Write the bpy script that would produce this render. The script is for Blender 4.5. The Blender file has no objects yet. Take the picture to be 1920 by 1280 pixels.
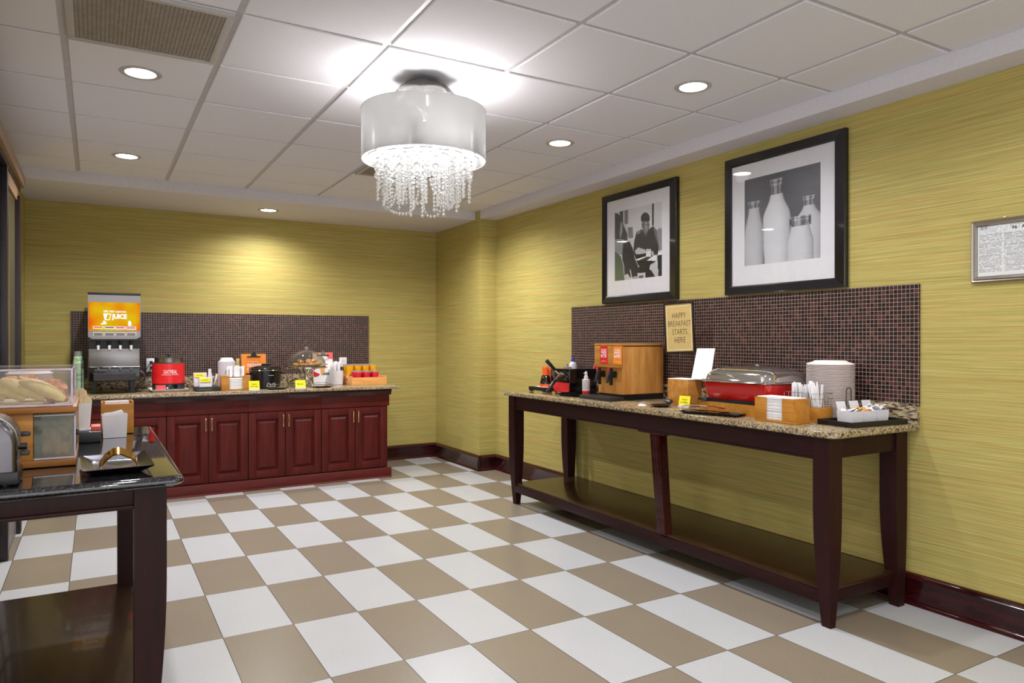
import bpy, bmesh, math, random
from mathutils import Vector, Matrix, noise
random.seed(7)
PI = math.pi
C = bpy.context.scene.collection
H = 1.321                                   # eye height
F, YAW, PIT = 1338.0, 0.5278, -0.0024
# ---------------------------------------------------------------- measuring helpers
_w = Vector((math.sin(YAW)*math.cos(PIT), math.cos(YAW)*math.cos(PIT), math.sin(PIT)))
_r = Vector((math.cos(YAW), -math.sin(YAW), 0)); _u = _r.cross(_w)
def ray(u, v): return _w + _r*((u-960)/F) + _u*((640-v)/F)
def on_z(u, v, z): d = ray(u, v); p = d*((z-H)/d.z); return Vector((p.x, p.y, z))
def on_x(u, v, x): d = ray(u, v); p = d*(x/d.x); return Vector((x, p.y, p.z+H))
def on_y(u, v, y): d = ray(u, v); p = d*(y/d.y); return Vector((p.x, y, p.z+H))

def lin(c):
    o = []
    for k in c[:3]:
        k /= 255.0
        o.append(k/12.92 if k <= 0.04045 else ((k+0.055)/1.055)**2.4)
    return (o[0], o[1], o[2], 1.0)

# ---------------------------------------------------------------- materials
def new_mat(name):
    m = bpy.data.materials.new(name); m.use_nodes = True
    nt = m.node_tree; nt.nodes.clear()
    out = nt.nodes.new('ShaderNodeOutputMaterial')
    return m, nt, nt.nodes, nt.links, out
def pbsdf(nt, out, rough=0.5, metal=0.0, coat=0.0, spec=0.5):
    b = nt.nodes.new('ShaderNodeBsdfPrincipled')
    b.inputs['Roughness'].default_value = rough; b.inputs['Metallic'].default_value = metal
    b.inputs['Coat Weight'].default_value = coat; b.inputs['Coat Roughness'].default_value = 0.05
    b.inputs['Specular IOR Level'].default_value = spec
    nt.links.new(b.outputs[0], out.inputs[0]); return b
def ramp(N, stops):
    r = N.new('ShaderNodeValToRGB'); e = r.color_ramp.elements
    while len(e) < len(stops): e.new(0.5)
    for k, (p, c) in enumerate(stops): e[k].position = p; e[k].color = lin(c)
    return r
def coords(N, L, scale=(1, 1, 1), rot=(0, 0, 0)):
    t = N.new('ShaderNodeTexCoord'); m = N.new('ShaderNodeMapping')
    m.inputs['Scale'].default_value = scale; m.inputs['Rotation'].default_value = rot
    L.new(t.outputs['Object'], m.inputs['Vector']); return m
def bump(N, L, b, h, strength=0.2, dist=0.002):
    bp = N.new('ShaderNodeBump'); bp.inputs['Strength'].default_value = strength
    bp.inputs['Distance'].default_value = dist; L.new(h, bp.inputs['Height']); L.new(bp.outputs[0], b.inputs['Normal'])
def mat(name, col, rough=0.5, metal=0.0, coat=0.0, var=0.06, scale=30, spec=0.5, stretch=(1, 1, 1)):
    """plain surface with slight noise variation"""
    m, nt, N, L, out = new_mat(name)
    b = pbsdf(nt, out, rough, metal, coat, spec)
    mp = coords(N, L, stretch); n = N.new('ShaderNodeTexNoise'); n.inputs['Scale'].default_value = scale
    L.new(mp.outputs[0], n.inputs['Vector'])
    lo = tuple(max(0, c*(1-var)) for c in col); hi = tuple(min(255, c*(1+var)) for c in col)
    r = ramp(N, [(0.3, lo), (0.7, hi)]); L.new(n.outputs[0], r.inputs[0]); L.new(r.outputs[0], b.inputs['Base Color'])
    return m
def wood(name, c1, c2, rough=0.35, coat=0.2, axis='x', scale=14, spec=0.22):
    m, nt, N, L, out = new_mat(name)
    b = pbsdf(nt, out, rough, 0, coat, spec)
    s = {'x': (1, 9, 9), 'y': (9, 1, 9), 'z': (9, 9, 1)}[axis]
    mp = coords(N, L, s)
    n = N.new('ShaderNodeTexNoise'); n.inputs['Scale'].default_value = scale/4; n.inputs['Detail'].default_value = 5
    n.inputs['Distortion'].default_value = 0.6; L.new(mp.outputs[0], n.inputs['Vector'])
    n2 = N.new('ShaderNodeTexNoise'); n2.inputs['Scale'].default_value = scale*2; L.new(mp.outputs[0], n2.inputs['Vector'])
    mx = N.new('ShaderNodeMath'); mx.operation = 'MULTIPLY_ADD'; mx.inputs[1].default_value = 0.35
    L.new(n2.outputs[0], mx.inputs[0]); L.new(n.outputs[0], mx.inputs[2])
    r = ramp(N, [(0.45, c1), (0.9, c2)]); L.new(mx.outputs[0], r.inputs[0]); L.new(r.outputs[0], b.inputs['Base Color'])
    return m
def emit(name, col, strength):
    m, nt, N, L, out = new_mat(name)
    e = N.new('ShaderNodeEmission'); e.inputs[0].default_value = lin(col); e.inputs[1].default_value = strength
    L.new(e.outputs[0], out.inputs[0]); return m
def clear(name, tint=(245, 245, 245), gloss=0.04, haze=0.0, hazecol=(200, 200, 200)):
    """thin clear plastic or glass sheet"""
    m, nt, N, L, out = new_mat(name)
    t = N.new('ShaderNodeBsdfTransparent'); t.inputs[0].default_value = lin(tint)
    g = N.new('ShaderNodeBsdfGlossy'); g.inputs['Roughness'].default_value = gloss
    lw = N.new('ShaderNodeLayerWeight'); lw.inputs[0].default_value = 0.5
    fz = mathn(N, L, 'MULTIPLY_ADD', mathn(N, L, 'POWER', lw.outputs[1], 4.0), 0.75, 0.05); mx = N.new('ShaderNodeMixShader'); L.new(fz, mx.inputs[0]); L.new(t.outputs[0], mx.inputs[1]); L.new(g.outputs[0], mx.inputs[2])
    o = mx
    if haze > 0:
        d = N.new('ShaderNodeBsdfDiffuse'); d.inputs[0].default_value = lin(hazecol)
        m2 = N.new('ShaderNodeMixShader'); m2.inputs[0].default_value = haze
        L.new(mx.outputs[0], m2.inputs[1]); L.new(d.outputs[0], m2.inputs[2]); o = m2
    L.new(o.outputs[0], out.inputs[0]); return m

def m_wallpaper():
    m, nt, N, L, out = new_mat('wallpaper')
    b = pbsdf(nt, out, 0.6, 0, 0, 0.3)
    mp = coords(N, L, (1.8, 1.8, 320)); n = N.new('ShaderNodeTexNoise'); n.inputs['Scale'].default_value = 1.0
    n.inputs['Detail'].default_value = 4; n.inputs['Distortion'].default_value = 0.3; L.new(mp.outputs[0], n.inputs['Vector'])
    mp2 = coords(N, L, (6, 6, 640)); n2 = N.new('ShaderNodeTexNoise'); n2.inputs['Scale'].default_value = 1.0; n2.inputs['Detail'].default_value = 2
    L.new(mp2.outputs[0], n2.inputs['Vector'])
    ad = N.new('ShaderNodeMath'); ad.operation = 'MULTIPLY_ADD'; ad.inputs[1].default_value = 0.5
    L.new(n2.outputs[0], ad.inputs[0]); L.new(n.outputs[0], ad.inputs[2])
    r = ramp(N, [(0.5, (154, 138, 78)), (0.74, (177, 161, 97)), (1.0, (198, 184, 124))])
    L.new(ad.outputs[0], r.inputs[0])
    mp3 = coords(N, L, (0.9, 0.9, 30)); n3 = N.new('ShaderNodeTexNoise'); n3.inputs['Scale'].default_value = 1.3; L.new(mp3.outputs[0], n3.inputs['Vector'])
    mx = N.new('ShaderNodeMix'); mx.data_type = 'RGBA'; mx.blend_type = 'MULTIPLY'; mx.inputs[0].default_value = 0.5
    r3 = ramp(N, [(0.35, (255, 238, 205)), (0.65, (238, 250, 220))]); L.new(n3.outputs[0], r3.inputs[0])
    L.new(r.outputs[0], mx.inputs[6]); L.new(r3.outputs[0], mx.inputs[7]); L.new(mx.outputs[2], b.inputs['Base Color'])
    bump(N, L, b, ad.outputs[0], 0.25, 0.002)
    return m
def mathn(N, L, op, a, b=None, c=None):
    n = N.new('ShaderNodeMath'); n.operation = op
    for k, v in enumerate((a, b, c)):
        if v is None: continue
        if isinstance(v, (int, float)): n.inputs[k].default_value = v
        else: L.new(v, n.inputs[k])
    return n.outputs[0]
def m_floor():
    m, nt, N, L, out = new_mat('floor_tiles')
    b = pbsdf(nt, out, 0.3, 0, 0, 0.45)
    t = N.new('ShaderNodeTexCoord'); s = N.new('ShaderNodeSeparateXYZ'); L.new(t.outputs['Object'], s.inputs[0])
    X0, Y0, TX, TY = 0.4853, 4.588, 0.3059, 0.6073
    fx = mathn(N, L, 'DIVIDE', mathn(N, L, 'SUBTRACT', s.outputs[0], X0), TX)
    fy = mathn(N, L, 'DIVIDE', mathn(N, L, 'SUBTRACT', s.outputs[1], Y0), TY)
    ix = mathn(N, L, 'FLOOR', fx); iy = mathn(N, L, 'FLOOR', fy)
    par = mathn(N, L, 'PINGPONG', mathn(N, L, 'ADD', ix, iy), 1.0)      # 0/1 checker
    par = mathn(N, L, 'GREATER_THAN', par, 0.5)
    dx = mathn(N, L, 'MULTIPLY', mathn(N, L, 'PINGPONG', fx, 0.5), TX)
    dy = mathn(N, L, 'MULTIPLY', mathn(N, L, 'PINGPONG', fy, 0.5), TY)
    d = mathn(N, L, 'MINIMUM', dx, dy)
    g = mathn(N, L, 'LESS_THAN', d, 0.0016)
    no = N.new('ShaderNodeTexNoise'); no.inputs['Scale'].default_value = 90; no.inputs['Detail'].default_value = 6; L.new(t.outputs['Object'], no.inputs['Vector'])
    nl = N.new('ShaderNodeTexNoise'); nl.inputs['Scale'].default_value = 3; L.new(t.outputs['Object'], nl.inputs['Vector'])
    sm = mathn(N, L, 'MULTIPLY_ADD', nl.outputs[0], 0.4, no.outputs[0])
    ra = ramp(N, [(0.4, (129, 117, 102)), (1.0, (141, 128, 112))]); L.new(sm, ra.inputs[0])
    rb = ramp(N, [(0.4, (180, 180, 182)), (1.0, (190, 190, 192))]); L.new(sm, rb.inputs[0])
    mx = N.new('ShaderNodeMix'); mx.data_type = 'RGBA'; L.new(par, mx.inputs[0]); L.new(rb.outputs[0], mx.inputs[6]); L.new(ra.outputs[0], mx.inputs[7])
    mg = N.new('ShaderNodeMix'); mg.data_type = 'RGBA'; L.new(g, mg.inputs[0]); L.new(mx.outputs[2], mg.inputs[6]); mg.inputs[7].default_value = lin((62, 50, 46))
    L.new(mg.outputs[2], b.inputs['Base Color'])
    h = mathn(N, L, 'SUBTRACT', 1.0, g); bump(N, L, b, h, 0.3, 0.002)
    return m
def m_mosaic(ax):
    m, nt, N, L, out = new_mat('mosaic_'+ax)
    b = pbsdf(nt, out, 0.35, 0, 0.0, 0.4)
    t = N.new('ShaderNodeTexCoord'); s = N.new('ShaderNodeSeparateXYZ'); L.new(t.outputs['Object'], s.inputs[0])
    P = 0.0213
    a = s.outputs[0] if ax == 'x' else s.outputs[1]
    fx = mathn(N, L, 'DIVIDE', a, P); fz = mathn(N, L, 'DIVIDE', s.outputs[2], P)
    ix = mathn(N, L, 'FLOOR', fx); iz = mathn(N, L, 'FLOOR', fz)
    cmb = N.new('ShaderNodeCombineXYZ'); L.new(ix, cmb.inputs[0]); L.new(iz, cmb.inputs[1])
    wn = N.new('ShaderNodeTexWhiteNoise'); L.new(cmb.outputs[0], wn.inputs['Vector'])
    r = ramp(N, [(0.0, (20, 9, 10)), (0.35, (40, 19, 18)), (0.6, (52, 27, 23)), (0.8, (68, 37, 30)), (1.0, (92, 55, 44))])
    L.new(wn.outputs[0], r.inputs[0])
    n1 = N.new('ShaderNodeTexNoise'); n1.inputs['Scale'].default_value = 160; L.new(t.outputs['Object'], n1.inputs['Vector'])
    mm = N.new('ShaderNodeMix'); mm.data_type = 'RGBA'; mm.blend_type = 'MULTIPLY'; mm.inputs[0].default_value = 0.7
    rn = ramp(N, [(0.35, (120, 110, 110)), (0.65, (255, 240, 235))]); L.new(n1.outputs[0], rn.inputs[0])
    L.new(r.outputs[0], mm.inputs[6]); L.new(rn.outputs[0], mm.inputs[7])
    d = mathn(N, L, 'MINIMUM', mathn(N, L, 'PINGPONG', fx, 0.5), mathn(N, L, 'PINGPONG', fz, 0.5))
    g = mathn(N, L, 'LESS_THAN', d, 0.052)
    mg = N.new('ShaderNodeMix'); mg.data_type = 'RGBA'; L.new(g, mg.inputs[0]); L.new(mm.outputs[2], mg.inputs[6]); mg.inputs[7].default_value = lin((158, 138, 130))
    L.new(mg.outputs[2], b.inputs['Base Color'])
    L.new(mathn(N, L, 'MULTIPLY_ADD', g, 0.4, 0.36), b.inputs['Roughness'])
    cl = mathn(N, L, 'MINIMUM', d, 0.12)
    n2 = N.new('ShaderNodeTexNoise'); n2.inputs['Scale'].default_value = 120; L.new(t.outputs['Object'], n2.inputs['Vector'])
    hh = mathn(N, L, 'MULTIPLY_ADD', n2.outputs[0], 0.12, cl)
    # a slight random tilt per tile
    fr = mathn(N, L, 'MULTIPLY', mathn(N, L, 'FRACT', fx), mathn(N, L, 'SUBTRACT', wn.outputs[0], 0.5))
    hh = mathn(N, L, 'MULTIPLY_ADD', fr, 0.10, hh)
    bump(N, L, b, hh, 0.8, 0.006)
    return m
def m_granite(name, stops, scale=70, rough=0.12, vein=(1, 1, 1), spec=0.5):
    m, nt, N, L, out = new_mat(name)
    b = pbsdf(nt, out, rough, 0, 0.4, spec)
    mp = coords(N, L, vein)
    n = N.new('ShaderNodeTexNoise'); n.inputs['Scale'].default_value = scale; n.inputs['Detail'].default_value = 3
    n.inputs['Distortion'].default_value = 1.2; L.new(mp.outputs[0], n.inputs['Vector'])
    v = N.new('ShaderNodeTexVoronoi'); v.inputs['Scale'].default_value = scale*1.6; L.new(mp.outputs[0], v.inputs['Vector'])
    s = mathn(N, L, 'MULTIPLY_ADD', v.outputs['Distance'], 0.28, n.outputs[0])
    r = ramp(N, stops); L.new(s, r.inputs[0]); L.new(r.outputs[0], b.inputs['Base Color'])
    return m
def m_ceiling():
    m, nt, N, L, out = new_mat('ceiling_tile')
    b = pbsdf(nt, out, 0.9, 0, 0, 0.1)
    t = N.new('ShaderNodeTexCoord'); n = N.new('ShaderNodeTexNoise'); n.inputs['Scale'].default_value = 260; n.inputs['Detail'].default_value = 3
    L.new(t.outputs['Object'], n.inputs['Vector'])
    r = ramp(N, [(0.35, (208, 206, 212)), (0.6, (228, 226, 233))]); L.new(n.outputs[0], r.inputs[0]); L.new(r.outputs[0], b.inputs['Base Color'])
    bump(N, L, b, n.outputs[0], 0.15, 0.002); return m
def m_print(name, rough=0.5):
    m, nt, N, L, out = new_mat(name)
    b = pbsdf(nt, out, rough, 0, 0.0)
    a = N.new('ShaderNodeAttribute'); a.attribute_name = 'print'; L.new(a.outputs['Color'], b.inputs['Base Color']); return m
def m_steel(name, col=(190, 186, 182), rough=0.28, axis=(1, 1, 200)):
    m, nt, N, L, out = new_mat(name)
    b = pbsdf(nt, out, rough, 1.0)
    mp = coords(N, L, axis); n = N.new('ShaderNodeTexNoise'); n.inputs['Scale'].default_value = 4; L.new(mp.outputs[0], n.inputs['Vector'])
    L.new(mathn(N, L, 'MULTIPLY_ADD', n.outputs[0], 0.15, rough-0.07), b.inputs['Roughness'])
    b.inputs['Base Color'].default_value = lin(col); return m
def m_backlit():
    m, nt, N, L, out = new_mat('backlit_orange')
    e = N.new('ShaderNodeEmission'); L.new(e.outputs[0], out.inputs[0]); e.inputs[1].default_value = 0.62
    t = N.new('ShaderNodeTexCoord'); mp = N.new('ShaderNodeMapping'); L.new(t.outputs['Object'], mp.inputs[0])
    g = N.new('ShaderNodeTexNoise'); g.inputs['Scale'].default_value = 9; g.inputs['Detail'].default_value = 0; L.new(mp.outputs[0], g.inputs['Vector'])
    s = N.new('ShaderNodeSeparateXYZ'); L.new(t.outputs['Object'], s.inputs[0])
    ex = mathn(N, L, 'POWER', mathn(N, L, 'ABSOLUTE', mathn(N, L, 'DIVIDE', s.outputs[0], 0.187)), 6.0)
    k = mathn(N, L, 'SUBTRACT', g.outputs[0], mathn(N, L, 'MULTIPLY', ex, 0.5))
    r = ramp(N, [(0.0, (255, 100, 10)), (0.3, (248, 160, 20)), (0.6, (245, 200, 22))]); L.new(k, r.inputs[0]); L.new(r.outputs[0], e.inputs[0]); return m
def m_shade():
    m, nt, N, L, out = new_mat('sheer_shade')
    t = N.new('ShaderNodeBsdfTransparent'); tr = N.new('ShaderNodeBsdfTranslucent'); d = N.new('ShaderNodeBsdfDiffuse'); g = N.new('ShaderNodeBsdfGlossy')
    tr.inputs[0].default_value = lin((136, 136, 136)); d.inputs[0].default_value = lin((190, 190, 190)); g.inputs['Roughness'].default_value = 0.15
    a = N.new('ShaderNodeMixShader'); a.inputs[0].default_value = 0.4; L.new(tr.outputs[0], a.inputs[1]); L.new(d.outputs[0], a.inputs[2])
    b = N.new('ShaderNodeMixShader'); b.inputs[0].default_value = 0.84; L.new(t.outputs[0], b.inputs[1]); L.new(a.outputs[0], b.inputs[2])
    c = N.new('ShaderNodeMixShader'); c.inputs[0].default_value = 0.035; L.new(b.outputs[0], c.inputs[1]); L.new(g.outputs[0], c.inputs[2])
    L.new(c.outputs[0], out.inputs[0]); return m
def m_crystal():
    m, nt, N, L, out = new_mat('crystal')
    g = N.new('ShaderNodeBsdfGlass'); g.inputs['IOR'].default_value = 1.5; g.inputs['Roughness'].default_value = 0.02
    t = N.new('ShaderNodeBsdfTransparent'); x = N.new('ShaderNodeMixShader'); x.inputs[0].default_value = 0.25
    L.new(g.outputs[0], x.inputs[1]); L.new(t.outputs[0], x.inputs[2])
    gl = N.new('ShaderNodeBsdfGlossy'); gl.inputs['Roughness'].default_value = 0.08
    y = N.new('ShaderNodeMixShader'); y.inputs[0].default_value = 0.38; L.new(x.outputs[0], y.inputs[1]); L.new(gl.outputs[0], y.inputs[2])
    L.new(y.outputs[0], out.inputs[0]); return m

M = {}
M['wall'] = m_wallpaper(); M['floor'] = m_floor(); M['mosx'] = m_mosaic('x'); M['mosy'] = m_mosaic('y')
M['ceil'] = m_ceiling()
M['tee'] = mat('ceiling_tee', (186, 181, 184), 0.5, var=0.02)
M['soffit'] = mat('soffit_paint', (212, 208, 214), 0.7, var=0.015, scale=60, spec=0.2)
M['granite'] = m_granite('gold_granite', [(0.44, (30, 26, 26)), (0.54, (84, 70, 58)), (0.64, (140, 122, 94)), (0.76, (188, 170, 130)), (0.9, (118, 104, 92))], 78, 0.1, (1, 1, 1))
M['granite_v'] = m_granite('gold_granite_veined', [(0.46, (34, 28, 28)), (0.56, (96, 80, 68)), (0.68, (160, 142, 110)), (0.84, (190, 174, 140))], 34, 0.15, (1.0, 0.6, 1.6))
M['granite_b'] = m_granite('black_granite', [(0.42, (8, 8, 10)), (0.7, (20, 19, 22)), (0.86, (78, 74, 80))], 150, 0.04, (1, 1, 1), 0.9)
M['base'] = wood('mahogany_skirting', (28, 5, 7), (66, 16, 15), 0.25, 0.4, 'x')
M['base_y'] = wood('mahogany_skirting_side', (28, 5, 7), (66, 16, 15), 0.25, 0.4, 'y')
M['cherry'] = wood('cherry_cabinet', (66, 13, 10), (88, 22, 16), 0.5, 0.03, 'z')
M['cherry_x'] = wood('cherry_cabinet_rail', (68, 15, 11), (92, 25, 17), 0.5, 0.03, 'x')
M['esp'] = wood('espresso_wood', (32, 8, 8), (46, 12, 11), 0.5, 0.03, 'z')
M['esp_y'] = wood('espresso_wood_long', (30, 8, 8), (42, 12, 11), 0.5, 0.03, 'y')
M['shelfw'] = wood('espresso_shelf', (44, 26, 14), (60, 38, 20), 0.3, 0.25, 'y')
M['isl'] = wood('walnut_brown', (28, 8, 6), (42, 12, 9), 0.5, 0.03, 'z')
M['oak'] = wood('honey_oak', (168, 108, 44), (206, 148, 76), 0.4, 0.1, 'x', 10)
M['oak_z'] = wood('honey_oak_upright', (182, 118, 52), (222, 160, 88), 0.4, 0.1, 'z', 8)
M['oak_y'] = wood('honey_oak_side', (168, 106, 42), (206, 146, 74), 0.4, 0.1, 'y', 10)
M['orangewood'] = wood('amber_oak', (168, 106, 36), (202, 140, 58), 0.4, 0.1, 'x', 10)
M['oakd'] = wood('brown_oak', (140, 86, 34), (176, 116, 52), 0.4, 0.1, 'x', 10)  # darker, browner oak of the pastry case boards
M['crate'] = wood('pale_crate_wood', (208, 142, 76), (236, 178, 108), 0.5, 0.0, 'x', 10)
M['black'] = mat('black_plastic', (18, 17, 19), 0.35, var=0.1)
M['blackg'] = mat('glossy_black', (9, 9, 14), 0.08, coat=0.3, var=0.1)
M['charcoal'] = mat('charcoal_plastic', (44, 40, 42), 0.5, var=0.08)
M['frame'] = mat('black_frame_lacquer', (17, 15, 19), 0.22, coat=0.2, var=0.05)
M['white'] = mat('white_plastic', (226, 222, 228), 0.3, var=0.01)
M['whitec'] = mat('white_ceramic', (236, 234, 236), 0.15, coat=0.4, var=0.01)
M['paper'] = mat('white_paper', (234, 232, 234), 0.8, var=0.03, scale=80)
M['foam'] = mat('white_foam', (244, 231, 226), 0.6, var=0.02)
M['matb'] = mat('mat_board', (244, 242, 248), 0.8, var=0.01)
M['steel'] = m_steel('brushed_steel', (150, 147, 146)); M['steelx'] = m_steel('brushed_steel_band', (140, 136, 134), 0.3, (200, 1, 1))
M['chrome'] = mat('chrome', (226, 224, 222), 0.05, 1.0, var=0.01)
M['dsteel'] = m_steel('dark_steel', (110, 106, 110), 0.25)
M['gold'] = mat('gold_metal', (214, 160, 60), 0.14, 1.0, var=0.05)
M['brass'] = mat('pale_brass', (232, 200, 150), 0.25, 1.0, var=0.03)
M['bronze'] = mat('bronze_brown_metal', (146, 114, 86), 0.4, 0.0, var=0.04)
M['silverf'] = m_steel('pewter_frame', (176, 168, 160), 0.3, (1, 1, 60))
M['dark'] = mat('dark_brown_metal', (26, 12, 16), 0.35, var=0.08)
M['red'] = mat('red_label', (216, 30, 36), 0.4, coat=0.2, var=0.03)
M['redb'] = mat('red_enamel', (196, 16, 10), 0.22, coat=0.4, var=0.02)
M['pink'] = mat('pink_label', (242, 92, 98), 0.4, var=0.02)
M['orange'] = mat('orange_paper', (238, 134, 34), 0.5, var=0.02)
M['orangep'] = mat('orange_plastic', (244, 92, 14), 0.3, coat=0.3, var=0.02)
M['yellow'] = mat('yellow_card', (242, 232, 24), 0.6, var=0.02)
M['blue'] = mat('blue_cap', (56, 70, 160), 0.35, var=0.03)
M['salmon'] = mat('salmon_box', (220, 92, 74), 0.5, var=0.03)
M['tan'] = mat('tan_sign_paper', (196, 168, 106), 0.6, var=0.02)
M['cream'] = mat('cream_line', (232, 220, 176), 0.6, var=0.02)
M['ink'] = mat('dark_ink', (58, 40, 32), 0.7, var=0.02)
M['inkg'] = mat('grey_ink', (168, 164, 172), 0.8, var=0.02)
M['whiteink'] = mat('white_ink', (246, 240, 240), 0.6, var=0.01)
M['syrup'] = mat('dark_syrup', (30, 8, 6), 0.05, coat=0.6, var=0.05)
M['pastry'] = mat('golden_pastry', (248, 216, 140), 0.5, var=0.10, scale=22)
M['pastryd'] = mat('brown_pastry', (206, 140, 84), 0.5, var=0.2, scale=60)
M['cookie'] = mat('cookie', (222, 160, 66), 0.6, var=0.18, scale=60)
M['bread'] = mat('bread', (196, 136, 80), 0.7, var=0.25, scale=30)
M['oj'] = mat('orange_juice', (232, 172, 16), 0.25, var=0.06)
M['cran'] = mat('red_juice', (206, 32, 56), 0.25, var=0.1)
M['green'] = mat('green_cup_print', (176, 210, 170), 0.4, var=0.12, scale=60)
M['wstick'] = mat('pale_bamboo', (222, 196, 158), 0.6, var=0.06)
M['speck'] = mat('speckled_paper', (204, 196, 204), 0.6, var=0.14, scale=340)
M['greyp'] = mat('grey_plastic', (120, 112, 112), 0.4, var=0.05)
M['glass'] = clear('clear_glass', (250, 250, 250), 0.02)
M['acr'] = clear('clear_acrylic', (232, 228, 228), 0.04, 0.05)
M['acrh'] = clear('hazy_acrylic', (205, 208, 200), 0.08, 0.3, (150, 160, 140))
M['acre'] = mat('acrylic_edge', (200, 184, 200), 0.15, var=0.05)
M['dome'] = clear('dome_plastic', (218, 208, 190), 0.03, 0.06)
M['cup'] = clear('clear_cup', (240, 240, 238), 0.08, 0.14, (220, 224, 220))
M['mirror'] = mat('door_glass', (150, 136, 96), 0.06, 0.6, var=0.02)  # yellow of the reflected wall is put into the pane's base colour
M['lens'] = emit('downlight_lens', (255, 252, 248), 14.0)
M['diff'] = emit('chandelier_diffuser', (255, 252, 250), 2.6)
M['backlit'] = m_backlit(); M['backlitw'] = emit('backlit_white', (255, 255, 250), 0.85)
M['shade'] = m_shade(); M['crystal'] = m_crystal()
M['print'] = m_print('photo_print'); M['print2'] = m_print('paper_print', 0.7)
M['magenta'] = mat('magenta_label', (180, 60, 170), 0.5, var=0.02); M['tealg'] = mat('slate_label', (80, 110, 120), 0.5, var=0.02); M['rust'] = mat('rust_label', (190, 110, 70), 0.5, var=0.02)
M['satin'] = mat('satin_nickel', (150, 148, 148), 0.25, 1.0, var=0.02)
M['blackm'] = mat('black_enamel', (14, 13, 17), 0.22, coat=0.15, var=0.08)
M['slate'] = mat('dark_glazed_metal', (70, 68, 74), 0.16, 0.9, var=0.25, scale=18)
M['greyp2'] = mat('pale_grey_trim', (176, 172, 172), 0.35, var=0.02)
M['grille'] = mat('vent_grille', (142, 132, 122), 0.6, var=0.05)

# ---------------------------------------------------------------- mesh building
class B:
    def __init__(s): s.bm = bmesh.new()
    def box(s, x0, x1, y0, y1, z0, z1, bev=0.0, seg=2):
        r = bmesh.ops.create_cube(s.bm, size=1.0); vs = r['verts']
        for v in vs:
            v.co = Vector(((x0+x1)/2+v.co.x*(x1-x0), (y0+y1)/2+v.co.y*(y1-y0), (z0+z1)/2+v.co.z*(z1-z0)))
        if bev > 0:
            es = list({e for v in vs for e in v.link_edges})
            bmesh.ops.bevel(s.bm, geom=es, offset=min(bev, 0.49*min(abs(x1-x0), abs(y1-y0), abs(z1-z0))), segments=seg, profile=0.6, affect='EDGES')
        return s
    def quad(s, pts):
        s.bm.faces.new([s.bm.verts.new(p) for p in pts]); return s
    def loft(s, rings, cap=True, closed=True):
        vr = [[s.bm.verts.new(p) for p in r] for r in rings]
        n = len(vr[0])
        for a, b in zip(vr, vr[1:]):
            for k in range(n if closed else n-1):
                s.bm.faces.new((a[k], a[(k+1) % n], b[(k+1) % n], b[k]))
        if cap and closed:
            s.bm.faces.new(list(reversed(vr[0]))); s.bm.faces.new(vr[-1])
        return s
    def lathe(s, prof, c=(0, 0, 0), seg=32, cap=False):
        rings = []
        for r, z in prof:
            rings.append([(c[0]+max(r, 1e-4)*math.cos(2*PI*k/seg), c[1]+max(r, 1e-4)*math.sin(2*PI*k/seg), c[2]+z) for k in range(seg)])
        return s.loft(rings, cap)
    def cyl(s, p0, p1, r0, r1=None, seg=20):
        r1 = r0 if r1 is None else r1
        p0 = Vector(p0); p1 = Vector(p1); d = (p1-p0).normalized()
        a = d.orthogonal().normalized(); b = d.cross(a)
        rings = [[p+(a*math.cos(2*PI*k/seg)+b*math.sin(2*PI*k/seg))*r for k in range(seg)] for p, r in ((p0, r0), (p1, r1))]
        return s.loft(rings)
    def tube(s, pts, r, seg=8, flat=None):
        pts = [Vector(p) for p in pts]; rings = []; up = Vector((0, 0, 1)); a = None
        for k, p in enumerate(pts):
            d = (pts[min(k+1, len(pts)-1)]-pts[max(k-1, 0)]).normalized()
            a = (up.cross(d) if a is None else a-d*a.dot(d))
            if a.length < 1e-4: a = d.orthogonal()
            a.normalize(); b = d.cross(a)
            rr = r[k] if isinstance(r, (list, tuple)) else r
            fl = flat or 1.0
            rings.append([p+a*math.cos(2*PI*j/seg)*rr+b*math.sin(2*PI*j/seg)*rr*fl for j in range(seg)])
        return s.loft(rings)
    def ball(s, c, r, sub=2, sc=(1, 1, 1)):
        q = bmesh.ops.create_icosphere(s.bm, subdivisions=sub, radius=r)
        for v in q['verts']: v.co = Vector((c[0]+v.co.x*sc[0], c[1]+v.co.y*sc[1], c[2]+v.co.z*sc[2]))
        return s
    def prism(s, poly, d):
        d = Vector(d); a = [Vector(p) for p in poly]
        return s.loft([a, [p+d for p in a]])
    def strip(s, pts, thick, dirv):
        """polyline of width dirv and given thickness function: a bent strap"""
        pts = [Vector(p) for p in pts]; dv = Vector(dirv); rings = []
        for k, p in enumerate(pts):
            d = (pts[min(k+1, len(pts)-1)]-pts[max(k-1, 0)]).normalized(); n = d.cross(dv).normalized()*thick/2
            rings.append([p-dv/2-n, p+dv/2-n, p+dv/2+n, p-dv/2+n])
        return s.loft(rings)
    def xf(s, m):
        bmesh.ops.transform(s.bm, matrix=m, verts=s.bm.verts); return s
    def build(s, name, m, parent=None, smooth=True, ang=35, loc=None, rot=None):
        bmesh.ops.recalc_face_normals(s.bm, faces=s.bm.faces)
        me = bpy.data.meshes.new(name); s.bm.to_mesh(me); s.bm.free()
        me.materials.append(M[m] if isinstance(m, str) else m)
        if smooth:
            me.polygons.foreach_set('use_smooth', [True]*len(me.polygons)); me.set_sharp_from_angle(angle=math.radians(ang))
        o = bpy.data.objects.new(name, me); C.objects.link(o)
        if parent: o.parent = parent
        if loc is not None: o.location = loc
        if rot is not None: o.rotation_euler = rot
        return o
def tag(o, label, cat, group=None):
    o['label'] = label; o['category'] = cat
    if group: o['group'] = group
    return o
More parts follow.
